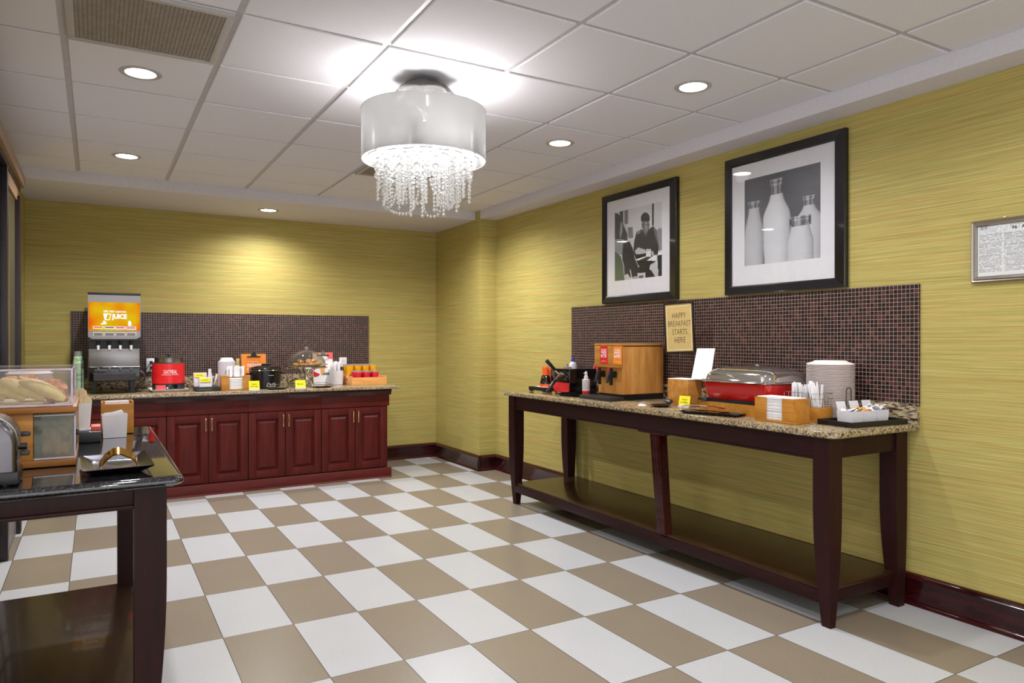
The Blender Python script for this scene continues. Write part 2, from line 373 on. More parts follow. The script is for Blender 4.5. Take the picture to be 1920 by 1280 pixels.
def thing(name, label, cat, loc=(0, 0, 0), rz=0.0, group=None, rx=0, ry=0):
    o = bpy.data.objects.new(name, None); C.objects.link(o); o.empty_display_size = 0.05
    o.location = loc; o.rotation_euler = (rx, ry, rz); return tag(o, label, cat, group)
def struct(o): o['kind'] = 'structure'; return o
def dup(root, loc=None, rot=None, label=None, group=None, parent=None, scale=None):
    r = root.copy(); C.objects.link(r)
    if loc is not None: r.location = loc
    if rot is not None: r.rotation_euler = rot
    if scale is not None: r.scale = scale
    if label: r['label'] = label
    if group: r['group'] = group
    for ch in list(root.children):
        c = ch.copy(); C.objects.link(c); c.parent = r
        for g in ch.children:
            d = g.copy(); C.objects.link(d); d.parent = c
    return r
def text(s, w, h, m, parent, o, xd, ud, name='lettering', off=0.0, ext=0.0004, label=None):
    cu = bpy.data.curves.new('t', 'FONT'); cu.body = s; cu.offset = off; cu.extrude = 0.0; cu.align_x = 'LEFT'; cu.resolution_u = 3
    t = bpy.data.objects.new('t', cu); C.objects.link(t)
    dg = bpy.context.evaluated_depsgraph_get(); dg.update()
    me = bpy.data.meshes.new_from_object(t.evaluated_get(dg)); bpy.data.objects.remove(t); bpy.data.curves.remove(cu)
    xs = [v.co.x for v in me.vertices]; ys = [v.co.y for v in me.vertices]
    sx = w/max(1e-6, max(xs)-min(xs)); sy = h/max(1e-6, max(ys)-min(ys)); mx, my = min(xs), min(ys)
    o = Vector(o); xd = Vector(xd).normalized(); ud = Vector(ud).normalized(); n = xd.cross(ud)
    for v in me.vertices:
        v.co = o+xd*((v.co.x-mx)*sx)+ud*((v.co.y-my)*sy)+n*ext
    me.materials.clear(); me.materials.append(M[m]); me.name = name
    ob = bpy.data.objects.new(name, me); C.objects.link(ob); ob.parent = parent
    if label: ob['label'] = label
    return ob
def print_grid(name, fn, o, xd, ud, w, h, nx, ny, parent, m='print', gain=1.5):
    bm = bmesh.new(); o = Vector(o); xd = Vector(xd); ud = Vector(ud); vs = []; cols = []
    for j in range(ny+1):
        for i in range(nx+1):
            vs.append(bm.verts.new(o+xd*(w*i/nx)+ud*(h*j/ny))); cols.append(fn(i/nx, 1-j/ny))
    for j in range(ny):
        for i in range(nx):
            a = j*(nx+1)+i; bm.faces.new((vs[a], vs[a+1], vs[a+nx+2], vs[a+nx+1]))
    me = bpy.data.meshes.new(name); bm.to_mesh(me); bm.free()
    ca = me.color_attributes.new('print', 'FLOAT_COLOR', 'POINT'); flat = []
    for c in cols: flat += [min(1, k*gain) for k in lin(c)[:3]]+[1.0]
    ca.data.foreach_set('color', flat); me.materials.append(M[m])
    ob = bpy.data.objects.new(name, me); C.objects.link(ob); ob.parent = parent; return ob
def arc(c, r, a0, a1, n, plane='xz'):
    out = []
    for k in range(n+1):
        a = math.radians(a0+(a1-a0)*k/n)
        p = (r*math.cos(a), r*math.sin(a))
        out.append((c[0]+p[0], c[1], c[2]+p[1]) if plane == 'xz' else (c[0], c[1]+p[0], c[2]+p[1]) if plane == 'yz' else (c[0]+p[0], c[1]+p[1], c[2]))
    return out

# ================================================================= ROOM
WX, WY, LX, YB = 3.535, 7.45, -0.53, -3.0      # right wall, back wall, left wall, rear end
CZ, SZ = 2.623, 2.538                          # tile ceiling, soffit underside
struct(B().box(LX-2.2, WX+.1, YB, WY+.1, -0.06, 0).build('floor', 'floor', smooth=False))
struct(B().box(WX, WX+.1, YB, WY+.1, 0, 2.75).build('wall_right', 'wall', smooth=False))
struct(B().box(LX-.1, WX, WY, WY+.1, 0, 2.75).build('wall_back', 'wall', smooth=False))
struct(B().box(3.34, WX, 6.38, WY, 0, 2.75).build('wall_corner', 'wall', smooth=False))
b = B(); b.box(LX-.1, LX, 2.2, WY, 0, 2.75); b.box(LX-2.2, LX-.1, 2.2, 2.3, 0, 2.75); struct(b.build('wall_left', 'wall', smooth=False))
# soffit along back and right walls
b = B()
b.prism([(LX, 6.475, SZ), (3.35, 6.475, SZ), (3.35, YB, SZ), (WX, YB, SZ), (WX, WY, SZ), (LX, WY, SZ)], (0, 0, 0.2))
struct(b.build('trim_1', 'soffit', smooth=False))
# suspended ceiling: tiles and tee grid
CX0, CY0, CSX, CSY = -0.1186, 1.7925, 0.6168, 0.6096
b = B()
i0, i1, j0, j1 = -5, 6, -8, 8
for i in range(i0, i1):
    for j in range(j0, j1):
        x0 = CX0+CSX*i+.014; x1 = CX0+CSX*(i+1)-.014; y0 = CY0+CSY*j+.012; y1 = CY0+CSY*(j+1)-.012
        x1 = min(x1, 3.349); y1 = min(y1, 6.474)
        if x1 <= x0 or y1 <= y0: continue
        b.box(x0, x1, y0, y1, CZ, CZ+.02, .003, 1)
ce = struct(b.build('ceiling', 'ceil', smooth=False))
b = B(); b.box(LX-2.4, WX+.1, YB, WY+.1, CZ+.008, CZ+.06)
o = b.build('ceiling_grid', 'tee', ce, smooth=False)
# baseboards (moulded profile)
def baseboard(name, p0, p1, nrm, m):
    p0 = Vector(p0); p1 = Vector(p1); n = Vector(nrm)
    prof = [(0, 0), (.032, 0), (.032, .012), (.026, .02), (.020, .024), (.020, .118), (.026, .124), (.028, .134), (.018, .142), (.014, .152), (0, .156)]
    return struct(B().loft([[p+n*a+Vector((0, 0, c)) for a, c in prof] for p in (p0, p1)]).build(name, m, ang=50))
baseboard('baseboard_right', (WX, YB, 0), (WX, 6.38, 0), (-1, 0, 0), 'base_y')
baseboard('baseboard_corner', (3.34-.02, 6.38, 0), (WX, 6.38, 0), (0, -1, 0), 'base')
baseboard('baseboard_pier', (3.34, 6.38-.028, 0), (3.34, WY, 0), (-1, 0, 0), 'base_y')
baseboard('baseboard_back', (2.42, WY, 0), (3.34, WY, 0), (0, -1, 0), 'base')
baseboard('baseboard_left', (LX, 6.15, 0), (LX, WY, 0), (1, 0, 0), 'base_y')
# mosaic splashback panels
struct(B().box(-.196, 2.547, WY-.008, WY, .97, 1.575).build('trim_2', 'mosx', smooth=False))
struct(B().box(WX-.008, WX, 2.04, 5.036, .99, 1.6).build('trim_3', 'mosy', smooth=False))

# left wall: glazed sliding door under a bronze header
d = struct(B().box(LX, -.43, 2.3, 6.07, 2.385, 2.47, .004).build('door_1', 'bronze'))
B().box(LX, -.455, 2.3, 6.05, 2.36, 2.384).build('header_gap', 'dark', d)  # dark strip stands in for the gap between header and top rail
B().box(LX, -.462, 5.25, 5.96, 2.27, 2.355).build('top_rail', 'bronze', d)
B().box(LX, -.455, 5.19, 5.25, 0, 2.36, .003).build('near_stile', 'dark', d)
B().box(LX, -.445, 5.88, 5.97, 0, 2.30, .003).build('far_stile', 'dark', d)
B().box(LX, -.47, 5.25, 5.88, 0.0, .18, .003).build('bottom_rail', 'greyp', d)
B().box(LX, -.475, 5.25, 5.88, .18, 2.27).build('pane', 'mirror', d)
B().box(LX, -.462, 5.25, 5.29, .18, 2.27).build('edge_strip', 'brass', d)
w = struct(B().box(LX, -.50, 4.0, 5.19, .15, 2.3).build('window_1', 'whitec', smooth=False))
b = B()
for k in range(1, 6): b.box(-.505, -.49, 4.0, 5.19, .15+k*.36, .166+k*.36)
for k in range(4): b.box(-.505, -.49, 4.0+k*.39, 4.018+k*.39, .15, 2.3)
b.build('muntins', 'dark', w)

# ================================================================= DOWNLIGHTS
def spot(loc, power, ang=158, blend=0.9, size=0.05, col=(.98, .985, 1)):
    l = bpy.data.lights.new('downlight_lamp', 'SPOT'); l.energy = power; l.spot_size = math.radians(ang); l.spot_blend = blend
    l.shadow_soft_size = size; l.color = col
    o = bpy.data.objects.new('downlight_lamp', l); C.objects.link(o); o.location = loc; return o
def downlight(x, y, z, label, first=[None], power=46):
    if first[0] is None:
        t = thing('recessed_downlight', label, 'ceiling light', (x, y, z), group='recessed downlights in the ceiling')
        B().lathe([(.066, .002), (.07, -.004), (.092, -.004), (.096, 0.0), (.096, .004), (.066, .004)], seg=48).build('trim_ring', 'greyp2', t)
        B().lathe([(.0, -.0006), (.067, -.0006), (.067, .002), (0, .002)], seg=40).build('lens', 'lens', t)
        first[0] = t
    else:
        dup(first[0], (x, y, z), label=label)
    spot((x, y, z-.02), power)
xa, xb = CX0+CSX*.5, CX0+CSX*4.5
yc = lambda j: CY0+CSY*(j+.5)
downlight(xa, yc(3), CZ, 'round recessed downlight just below the square ceiling vent')
downlight(xa, yc(6), CZ, 'small round recessed downlight at far left of the tiled ceiling', power=135)
downlight(xb, yc(3), CZ, 'round recessed downlight just right of the chandelier')
downlight(xb, yc(1), CZ, 'large round recessed downlight above the milk bottle picture')
downlight(xb, yc(6), CZ, 'round recessed downlight assumed behind the chandelier beads', power=135)  # assumed, unseen downlight; its power is raised to brighten the back
downlight(1.401, 6.95, SZ, 'round recessed downlight in the white soffit by the back wall', power=68)
for (x, y) in ((xa, yc(0)), (xb, yc(-1)), (xa, yc(-3)), (xb, yc(-4)), (CX0+CSX*2.5, yc(-2)), (xa-1.4, yc(-1)), (CX0+CSX*2.5, yc(-5))):  # unseen lights added for general fill, a few guessed from glass reflections
    downlight(x, y, CZ, 'unseen round recessed downlight added to the ceiling out of view', power=38)

# ceiling vents
def vent(name, label, x0, x1, y0, y1):
    t = thing(name, label, 'vent', ((x0+x1)/2, (y0+y1)/2, CZ), group=None)
    a, c = (x1-x0)/2, (y1-y0)/2; f = .03
    b = B(); b.box(-a, a, -c, -c+f, -.012, -.0005, .003); b.box(-a, a, c-f, c, -.012, -.0005, .003)
    b.box(-a, -a+f, -c+f, c-f, -.012, -.0005, .003); b.box(a-f, a, -c+f, c-f, -.012, -.0005, .003); b.build('vent_frame', 'greyp2', t)
    B().box(-a+f, a-f, -c+f, c-f, -.004, -.0005).build('backing', 'charcoal', t)
    b = B(); n = 34
    for k in range(n):
        x = -a+f+(2*a-2*f)*(k+.5)/n; b.box(x-.0052, x+.0052, -c+f, c-f, -.009, -.004)
    for k in range(60):
        y = -c+f+(2*c-2*f)*(k+.5)/60; b.box(-a+f, a-f, y-.0022, y+.0022, -.0085, -.004)
    b.build('grille', 'grille', t, smooth=False)
vent('ceiling_vent', 'large square ceiling return vent with fine grey grille, top left', CX0+.014, CX0+CSX-.014, CY0+2*CSY+.01, CY0+3*CSY-.01)
vent('ceiling_vent', 'ceiling vent partly hidden behind the chandelier shade', CX0+CSX*3+.014, CX0+CSX*4-.014, CY0+5*CSY+.01, CY0+6*CSY-.01)

# ================================================================= CHANDELIER
HX, HY = CX0+CSX*2.5, CY0+CSY*2.5
ch = thing('chandelier', 'drum shade chandelier with hanging crystal bead strands', 'chandelier', (HX, HY, 0))
def scallop(r, amp, n, seg, z):
    return [((r+amp*abs(math.sin(n*a/2))-amp*.5)*math.cos(a), (r+amp*abs(math.sin(n*a/2))-amp*.5)*math.sin(a), z) for a in [2*PI*k/seg for k in range(seg)]]
b = B(); b.loft([scallop(.03, 0, 6, 72, 2.608), scallop(.11, .01, 6, 72, 2.590), scallop(.150, .024, 6, 72, 2.545), scallop(.150, .024, 6, 72, 2.541), scallop(.11, .01, 6, 72, 2.584), scallop(.03, 0, 6, 72, 2.602)], cap=True)
b.build('canopy', 'satin', ch)
B().lathe([(.030, 2.601), (.032, CZ-.0005), (0.0, CZ-.0005), (0, 2.601)], seg=32).build('ceiling_cup', 'chrome', ch)
b = B(); b.cyl((0, 0, 2.42), (0, 0, 2.6), .008)
for k in range(4):
    a = PI/4+k*PI/2; b.cyl((.1*math.cos(a), .1*math.sin(a), 2.57), (.1*math.cos(a), .1*math.sin(a), 2.42), .0012, seg=6)
    b.cyl((0, 0, 2.459), (.307*math.cos(a), .307*math.sin(a), 2.459), .0015, seg=8)
b.build('suspension_frame', 'greyp2', ch)
B().lathe([(.31, 2.218), (.31, 2.462), (.3085, 2.462), (.3085, 2.218), (.31, 2.218)], seg=96).build('lamp_shade', 'shade', ch)
b = B()
for z in (2.218, 2.462): b.tube([(.3095*math.cos(2*PI*k/96), .3095*math.sin(2*PI*k/96), z) for k in range(97)], .002, 6)
b.build('shade_rim', 'white', ch)
for k, (r, z) in enumerate(((.262, 2.238), (.215, 2.231), (.165, 2.224))):
    n = 10-2*k
    B().loft([scallop(r, .022, n, 120, z-.004), scallop(r, .022, n, 120, z+.002)]).build('light_plate', 'diff', ch)
    b = B(); pts = scallop(r+.001, .022, n, 120, z-.002); b.tube(pts+[pts[0]], .0022, 5); b.build('plate_rim', 'charcoal', ch)
rnd = random.Random(3)
def strand(pts, r0, r1, ph=0):
    b = B(); pts = [Vector(p) for p in pts]; L = [0]
    for a, c in zip(pts, pts[1:]): L.append(L[-1]+(c-a).length)
    s = 0.0
    while s < L[-1]:
        t = s/L[-1]; k = max(i for i in range(len(L)) if L[i] <= s); k = min(k, len(pts)-2)
        f = (s-L[k])/max(1e-6, L[k+1]-L[k]); p = pts[k].lerp(pts[k+1], f)
        r = r0 if t < .5 else r1
        b.ball(p, r, 2); s += 2*r+.0018
    b.build('crystal_strand', 'crystal', ch)
for k in range(17):
    a = 2*PI*k/17+.1; r = .232; x, y = r*math.cos(a), r*math.sin(a); ln = rnd.uniform(.17, .235)
    strand([(x, y, 2.215), (x*.995, y*.995, 2.235-ln)], .0175, .0092)
for k in range(16):
    a = 2*PI*k/16; r = .18; x, y = r*math.cos(a), r*math.sin(a); ln = rnd.uniform(.2, .26)
    strand([(x, y, 2.211), (x, y, 2.23-ln)], .0150, .0092)
for k in range(12):
    a = 2*PI*k/12+.2; r = .12; x, y = r*math.cos(a), r*math.sin(a); ln = rnd.uniform(.22, .285)
    strand([(x, y, 2.206), (x, y, 2.23-ln)], .0135, .009)
for k in range(10):
    a = 2*PI*k/10; a2 = a+2*PI/10*rnd.choice((1, 1, 2)); r = rnd.choice((.2, .15)); dp = rnd.uniform(.19, .27)
    pts = []
    for q in range(17):
        t = q/16; aa = a+(a2-a)*t; pts.append((r*math.cos(aa), r*math.sin(aa), 2.206-(dp-.03)*(1-(2*t-1)**4)**.7))
    strand(pts, .0095, .0080)
for (dx, dy, dz, e) in ((0, 0, 2.40, 14), (.16, .09, 2.30, 2.6), (-.16, .09, 2.30, 2.6), (0, -.19, 2.30, 2.6)):
    l = bpy.data.lights.new('chandelier_bulb', 'POINT'); l.energy = e; l.shadow_soft_size = .045; l.color = (1, .97, .95)
    o = bpy.data.objects.new('chandelier_bulb', l); C.objects.link(o); o.location = (HX+dx, HY+dy, dz)
for k in range(6):
    a = k*PI/3; B().lathe([(0, 2.275), (.012, 2.278), (.02, 2.30), (.018, 2.325), (.01, 2.345), (.01, 2.36), (0, 2.36)], (.17*math.cos(a), .17*math.sin(a), 0), 16).build('bulb', 'diff', ch)

# ================================================================= TABLES
def leg(b, top, bot, z0, z1, corner, zs=.55):
    """square leg; top/bot=(x0,x1,y0,y1)"""
    rings = []
    for k in range(13):
        t = k/12; z = z0+(z1-z0)*t
        f = 1.0 if z > zs else (z-z0)/(zs-z0); f = math.sin(f*PI/2)
        q = [bot[i]+(top[i]-bot[i])*f for i in range(4)]
        rings.append([(q[0], q[2], z), (q[1], q[2], z), (q[1], q[3], z), (q[0], q[3], z)])
    return b.loft(rings)
def slab(b, poly_r, x0, x1, y0, y1, z0, z1, rc, ease=.004, seg=6):
    """rounded-corner stone slab with eased or bullnosed edge. rc = corner radii (x0y0,x1y0,x1y1,x0y1)"""
    def outline(ins, z):
        pts = []
        for (cx, cy, sx, sy, r, a0) in ((x0, y0, 1, 1, rc[0], 180), (x1, y0, -1, 1, rc[1], 270), (x1, y1, -1, -1, rc[2], 0), (x0, y1, 1, -1, rc[3], 90)):
            r2 = max(r-ins, .0005); ox, oy = cx+sx*r if r > 0 else cx+sx*ins, cy+sy*r if r > 0 else cy+sy*ins
            for k in range(seg+1):
                a = math.radians(a0+90*k/seg); pts.append((ox+r2*math.cos(a), oy+r2*math.sin(a), z))
        return pts
    rings = [outline(ins, z) for ins, z in poly_r]
    return b.loft(rings)
eased = lambda z0, z1, e: [(e, z0), (0, z0+e), (0, z1-e), (e*.3, z1-e*.3), (e, z1)]
T = thing('buffet_table', 'long dark wood buffet table with speckled gold granite top by the right wall', 'table', (0, 0, 0))
b = B(); slab(b, eased(.872, .902, .005), 2.862, WX-.001, 2.04, 5.05, .872, .902, (.035, .004, .004, .01)); b.build('granite_top', 'granite', T)
b = B(); pr = [(WX-.022, 2.05, .902), (WX-.022, 2.05, .96), (WX-.022, 2.12, 1.004), (WX-.022, 5.04, 1.004), (WX-.022, 5.04, .902)]
pr = [(WX-.024, 2.042, .9021)]+arc((WX-.024, 2.092, .955), .05, 180, 90, 6, 'yz')+[(WX-.024, 5.036, 1.005), (WX-.024, 5.036, .9021)]
b.prism(pr, (.0235, 0, 0)); b.build('granite_upstand', 'granite_v', T)
for (nm, top, bot) in (('FR', (2.895, 2.985, 2.084, 2.173), (2.895, 2.93, 2.079, 2.125)), ('BR', (3.41, 3.50, 2.084, 2.173), (3.425, 3.475, 2.082, 2.13)),
                       ('FL', (2.895, 2.985, 4.93, 5.02), (2.91, 2.952, 4.929, 4.973)), ('BL', (3.41, 3.50, 4.93, 5.02), (3.425, 3.475, 4.93, 4.975))):
    leg(B(), top, bot, 0, .8718, None).build('leg', 'esp', T, ang=25)
B().box(2.905, 2.93, 2.17, 4.935, .772, .8718, .003).build('front_apron', 'esp_y', T)
B().box(2.902, 2.928, 2.17, 4.935, .762, .772, .003).build('apron_bead', 'esp_y', T)
B().box(3.46, 3.485, 2.17, 4.935, .772, .8718).build('rear_apron', 'esp_y', T)
for y in (2.105, 4.985): B().box(2.98, 3.415, y-.012, y+.012, .772, .8718, .003).build('end_apron', 'isl', T)
B().box(2.915, 3.47, 2.11, 4.96, .155, .172, .002).build('shelf', 'shelfw', T)
b = B(); b.box(2.905, 2.93, 2.125, 4.935, .098, .1548, .003); b.build('shelf_rail', 'esp_y', T)
for y in (2.12, 4.95): B().box(2.925, 3.43, y-.012, y+.012, .098, .1548, .003).build('shelf_end_rail', 'isl', T)
# leaning fluted post
p0 = Vector((2.885, 3.20, .1725)); p1 = Vector((2.925, 3.30, .75)); b = B()
rings = []
for p, s in ((p0, 1.0), (p1, 1.12)):
    ring = []
    prof = [(-.035, -.03), (-.012, -.03), (-.009, -.024), (-.006, -.03), (.006, -.03), (.009, -.024), (.012, -.03), (.035, -.03)]
    for (a, c) in prof: ring.append(p+Vector((c*s+.03, -a*s, 0)))
    ring += [p+Vector((.055*s, -.035*s, 0)), p+Vector((.055*s, .035*s, 0))]
    rings.append(ring)
b.loft(rings); b.build('centre_post', 'base_y', T, smooth=False)
B().box(2.902, 2.975, 3.19, 3.43, .752, .7618, .003).build('post_cap', 'base_y', T)

# island table
I = thing('island_table', 'dark wood table with polished black granite top in the left foreground', 'table', (0, 0, 0))
IX0, IX1, IY0, IY1, IZ = -.52, .239, 2.42, 3.92, .90
b = B(); slab(b, [(.03, .866), (.022, .868), (.02, .872), (.008, .874), (.001, .880), (0, .886), (.003, .893), (.010, .8985), (.02, .90)], IX0, IX1, IY0, IY1, .866, .9, (.01, .035, .035, .01), seg=8)
b.build('granite_top', 'granite_b', I)
for (top, bot) in (((.10, .19, 2.462, 2.55), (.10, .15, 2.464, 2.515)), ((.085, .175, 3.775, 3.865), (.085, .135, 3.80, 3.865)),
                   ((-.50, -.41, 2.462, 2.55), (-.49, -.44, 2.464, 2.515)), ((-.50, -.41, 3.775, 3.865), (-.49, -.44, 3.80, 3.865))):
    leg(B(), top, bot, 0, .8658, None, .6).build('leg', 'isl', I, ang=25)
B().box(-.41, .10, 2.472, 2.495, .815, .8658, .002).build('front_apron', 'isl', I)
B().box(-.41, .10, 2.466, 2.497, .803, .815, .004).build('apron_bead', 'isl', I)
B().box(.155, .178, 2.55, 3.775, .803, .8658, .003).build('side_apron', 'isl', I)
B().box(-.41, .085, 3.84, 3.86, .803, .8658, .003).build('rear_apron', 'isl', I)
B().box(-.50, .145, 2.50, 3.845, .153, .172, .003).build('shelf', 'shelfw', I)
B().box(.118, .143, 2.515, 3.80, .10, .1528, .003).build('shelf_rail', 'isl', I)

# ================================================================= BACK CABINETS
dz0, dz1 = .102, .680
xs = [-.138, .183, .504, .828, 1.15, 1.47, 1.791, 2.112, 2.425]
FY = 6.556
names = ['dark cherry base cabinet at the left end, mostly behind the island table', 'cherry base cabinet second from left, its left door half hidden by black granite',
         'cherry base cabinet between two others, under the slow cooker and dome', 'cherry base cabinet at the right end beside the yellow wall']
for k in range(4):
    a, m_, c = xs[2*k], xs[2*k+1], xs[2*k+2]
    e = .012 if k == 3 else 0
    t = thing('base_cabinet', names[k], 'cabinet', ((a+c)/2, FY, 0), group='cherry base cabinets under the back counter')
    hw = (c-a)/2; x0, x1 = -hw+.0004, hw-.0004
    B().box(x0, x1+e, .022, .80, .085, .8498).build('body', 'cherry', t, smooth=False)
    B().box(x0, x1+e+(.012 if k == 3 else 0), -.002, .02, .687, .792, .002).build('top_rail', 'cherry_x', t)
    e2 = .04 if k == 3 else 0
    b = B(); prof = [(.02, .793), (-.004, .793), (-.006, .80), (-.012, .805), (-.013, .818), (-.020, .824), (-.020, .836), (-.028, .842), (-.028, .8495), (.02, .8495)]
    b.loft([[(x, y, z) for y, z in prof] for x in (x0, x1+e2)]); b.build('cornice_moulding', 'base', t, ang=50)
    b = B(); prof = [(.02, 0.0), (-.03, 0.0), (-.028, .008), (-.016, .014), (-.014, .084), (-.008, .092), (.02, .092)]
    b.loft([[(x, y, z) for y, z in prof] for x in (x0, x1+(.04 if k == 3 else 0))]); b.build('plinth', 'cherry_x', t, ang=50)
    for (p, q, hs) in ((x0+.003, m_-(a+c)/2-.002, 1), (m_-(a+c)/2+.002, x1-.002, -1)):
        b = B(); st = .062
        b.box(p, p+st, 0, .02, dz0, dz1, .0025); b.box(q-st, q, 0, .02, dz0, dz1, .0025)
        b.box(p+st, q-st, 0, .02, dz0, dz0+st, .0025); b.box(p+st, q-st, 0, .02, dz1-st, dz1, .0025)
        # raised panel
        def fr(ins, y): return [(p+st+ins, y, dz0+st+ins), (q-st-ins, y, dz0+st+ins), (q-st-ins, y, dz1-st-ins), (p+st+ins, y, dz1-st-ins)]
        b.loft([fr(-.002, .016), fr(.0, .003), fr(.004, .013), fr(.010, .015), fr(.034, .001), fr(.038, .0005)], cap=True)
        dr = b.build('door', 'cherry', t, ang=20)
        hx = q-.022 if hs > 0 else p+.022
        hb = B(); hb.tube([(hx, .0005, .648), (hx, -.022, .648), (hx, -.026, .640), (hx, -.026, .556), (hx, -.022, .548), (hx, .0005, .548)], .004, 8)
        hb.build('handle', 'brass', dr)
W = thing('worktop', 'long gold and black granite counter along the back wall', 'worktop', (0, 0, 0))
b = B(); slab(b, eased(.85, .875, .004), -.2, 2.548, 6.50, WY-.0005, .85, .875, (.004, .02, .004, .004)); b.build('counter_slab', 'granite', W)
B().box(-.2, 2.545, WY-.026, WY-.0085, .8752, .972, .002).build('upstand', 'granite_v', W)
B().box(-.2, 2.545, WY-.0085, WY-.0005, .8752, .9695).build('upstand_backing', 'granite_v', W)
ZB = .8755
ZR = .9025
# ================================================================= WALL ART
def pip(x, y, P):
    c = False; j = len(P)-1
    for i in range(len(P)):
        if (P[i][1] > y) != (P[j][1] > y) and x < (P[j][0]-P[i][0])*(y-P[i][1])/(P[j][1]-P[i][1])+P[i][0]: c = not c
        j = i
    return c
def bottles(u, v):
    g = 74+18*(1-u)*(v)+26*max(0, u-.5)*(1-v)+10*noise.noise(Vector((u*3, v*3, 0)))
    col = (g, g, g+7)
    x, y = u, v
    def prof(P, yy):
        for (a, b_) in zip(P, P[1:]):
            if a[0] <= yy <= b_[0]:
                t = (yy-a[0])/max(1e-6, b_[0]-a[0]); t = t*t*(3-2*t); return a[1]+(b_[1]-a[1])*t
        return P[-1][1]
    for (c, top, milk, capw, P, br) in (
            (.86, .327, .424, .075, [(.424, .07), (.6, .18), (1.0, .17)], 176),
            (.135, .27, .345, .085, [(.345, .075), (.62, .13), (.72, .14), (1.0, .135)], 172),
            (.445, .066, .24, .085, [(.24, .085), (.50, .185), (.75, .18), (1.0, .165)], 190),
            (.75, .528, .63, .135, [(.63, .118), (.82, .165), (1.0, .165)], 186)):
        if y < top: continue
        if y < milk:
            lip = (y-top)/(milk-top)
            wv = capw*(1.0 if lip < .35 or capw > .1 else .82)
            if abs(x-c) < wv:
                t = (x-c)/wv
                s = 112+34*math.cos(t*7.5+1)+22*noise.noise(Vector((t*4, lip*5, c*9)))+(50 if abs(t+.45) < .1 else 0)-45*abs(t)**3
                if lip < .12 or (.3 < lip < .4): s += 40
                if capw > .1 and .2 < lip < .8 and abs(t) > .8: s = 60
                col = (s, s, s+6)
        else:
            wv = prof(P, y)
            if abs(x-c) < wv:
                t = (x-c)/wv; s = br-30*max(0, t)**2-16*abs(t)**3-14*max(0, y-.8)+3*noise.noise(Vector((x*9, y*9, c)))
                if abs(t) > .95: s -= 24
                col = (s, s, s+5)
    return tuple(max(0, min(255, k)) for k in col)
PG = [([(290, 60), (340, 60), (340, 300), (290, 300)], 62), ([(355, 60), (412, 60), (412, 280), (355, 290)], 120), ([(372, 60), (384, 60), (384, 270), (372, 270)], 60),
      ([(725, -20), (748, -20), (748, 310), (725, 300)], 42), ([(400, 330), (470, 320), (480, 460), (415, 475)], 112),
      ([(790, 350), (860, 330), (860, 620), (800, 640)], 122), ([(785, 665), (860, 655), (860, 690), (785, 700)], 218), ([(790, 700), (860, 690), (860, 1000), (800, 1000)], 34),
      ([(340, 280), (372, 290), (408, 400), (410, 460), (380, 400)], 168), ([(200, 130), (275, 150), (322, 235), (345, 300), (400, 420), (400, 500), (290, 510), (200, 500)], 54),
      ([(306, 250), (326, 270), (330, 380), (300, 480), (290, 420)], 140),
      ([(200, 495), (300, 480), (430, 515), (350, 620), (330, 700), (200, 660)], 128),
      ([(340, 540), (430, 515), (470, 600), (500, 740), (565, 900), (540, 985), (350, 1000), (325, 700)], 34),
      ([(478, 650), (490, 520), (520, 390), (590, 350), (640, 425), (700, 335), (740, 310), (785, 370), (808, 600), (795, 690), (720, 780), (520, 780)], 44),
      ([(600, 362), (640, 440), (692, 340), (680, 325)], 96), ([(735, 315), (770, 345), (800, 480), (800, 560), (770, 460), (745, 360)], 92),
      ([(520, 405), (560, 370), (590, 380), (540, 420)], 120),
      ([(540, 690), (630, 690), (640, 720), (520, 760)], 24), ([(500, 640), (545, 592), (640, 625), (655, 668), (560, 685), (515, 680)], 168), ([(710, 650), (735, 640), (752, 690), (730, 710)], 165),
      ([(515, 752), (640, 712), (648, 722), (560, 760), (520, 765)], 216), ([(655, 770), (745, 700), (782, 690), (770, 768)], 205), ([(520, 768), (770, 775), (765, 805), (540, 830)], 16),
      ([(560, 800), (700, 810), (800, 870), (805, 980), (640, 1010), (545, 930)], 26), ([(700, 830), (770, 780), (805, 900), (800, 980), (765, 985), (720, 905), (690, 880)], 172),
      ([(650, 618), (710, 615), (712, 715), (648, 720)], 200), ([(655, 632), (705, 630), (706, 640), (656, 642)], 130),
      ([(200, 645), (235, 655), (300, 705), (345, 830), (362, 1060), (200, 1060)], (72, 86, 66)), ([(300, 700), (312, 712), (352, 830), (362, 1000), (352, 1000), (338, 830)], 150),
      ([(358, 965), (400, 945), (452, 1015), (452, 1060), (358, 1060)], 176), ([(462, 1000), (500, 975), (545, 985), (540, 1020), (470, 1030)], 150),
      ([(535, 935), (640, 925), (640, 1020), (540, 1030)], 176), ([(556, 968), (612, 962), (612, 1010), (556, 1015)], 84), ([(440, 880), (465, 1010), (455, 1015), (432, 900)], 190)]
def diner(u, v):
    top = 135-153*u; bot = 1045-73*u; x = 220+628*u; y = top+(bot-top)*v
    g = 186+8*noise.noise(Vector((u*4, v*4, 3)))
    for P, c in PG:
        if pip(x, y, P): g = c
    if ((x-638)/58)**2+((y-205)/76)**2 < 1: g = 46+30*noise.noise(Vector((x*.08, y*.03, 1)))
    if ((x-640)/50)**2+((y-298)/92)**2 < 1 and y > 240+10*abs(math.sin(x*.05)):
        g = 96+44*math.exp(-((x-650)/16)**2)
        if 288 < y < 298 and abs(x-640) > 10: g = 52
        if 366 < y < 372 and abs(x-646) < 16: g = 60
    if isinstance(g, tuple): return g
    g = max(0, min(255, g+6*noise.noise(Vector((x*.07, y*.07, 9))))); return (g, g, g+2 if g < 250 else g)
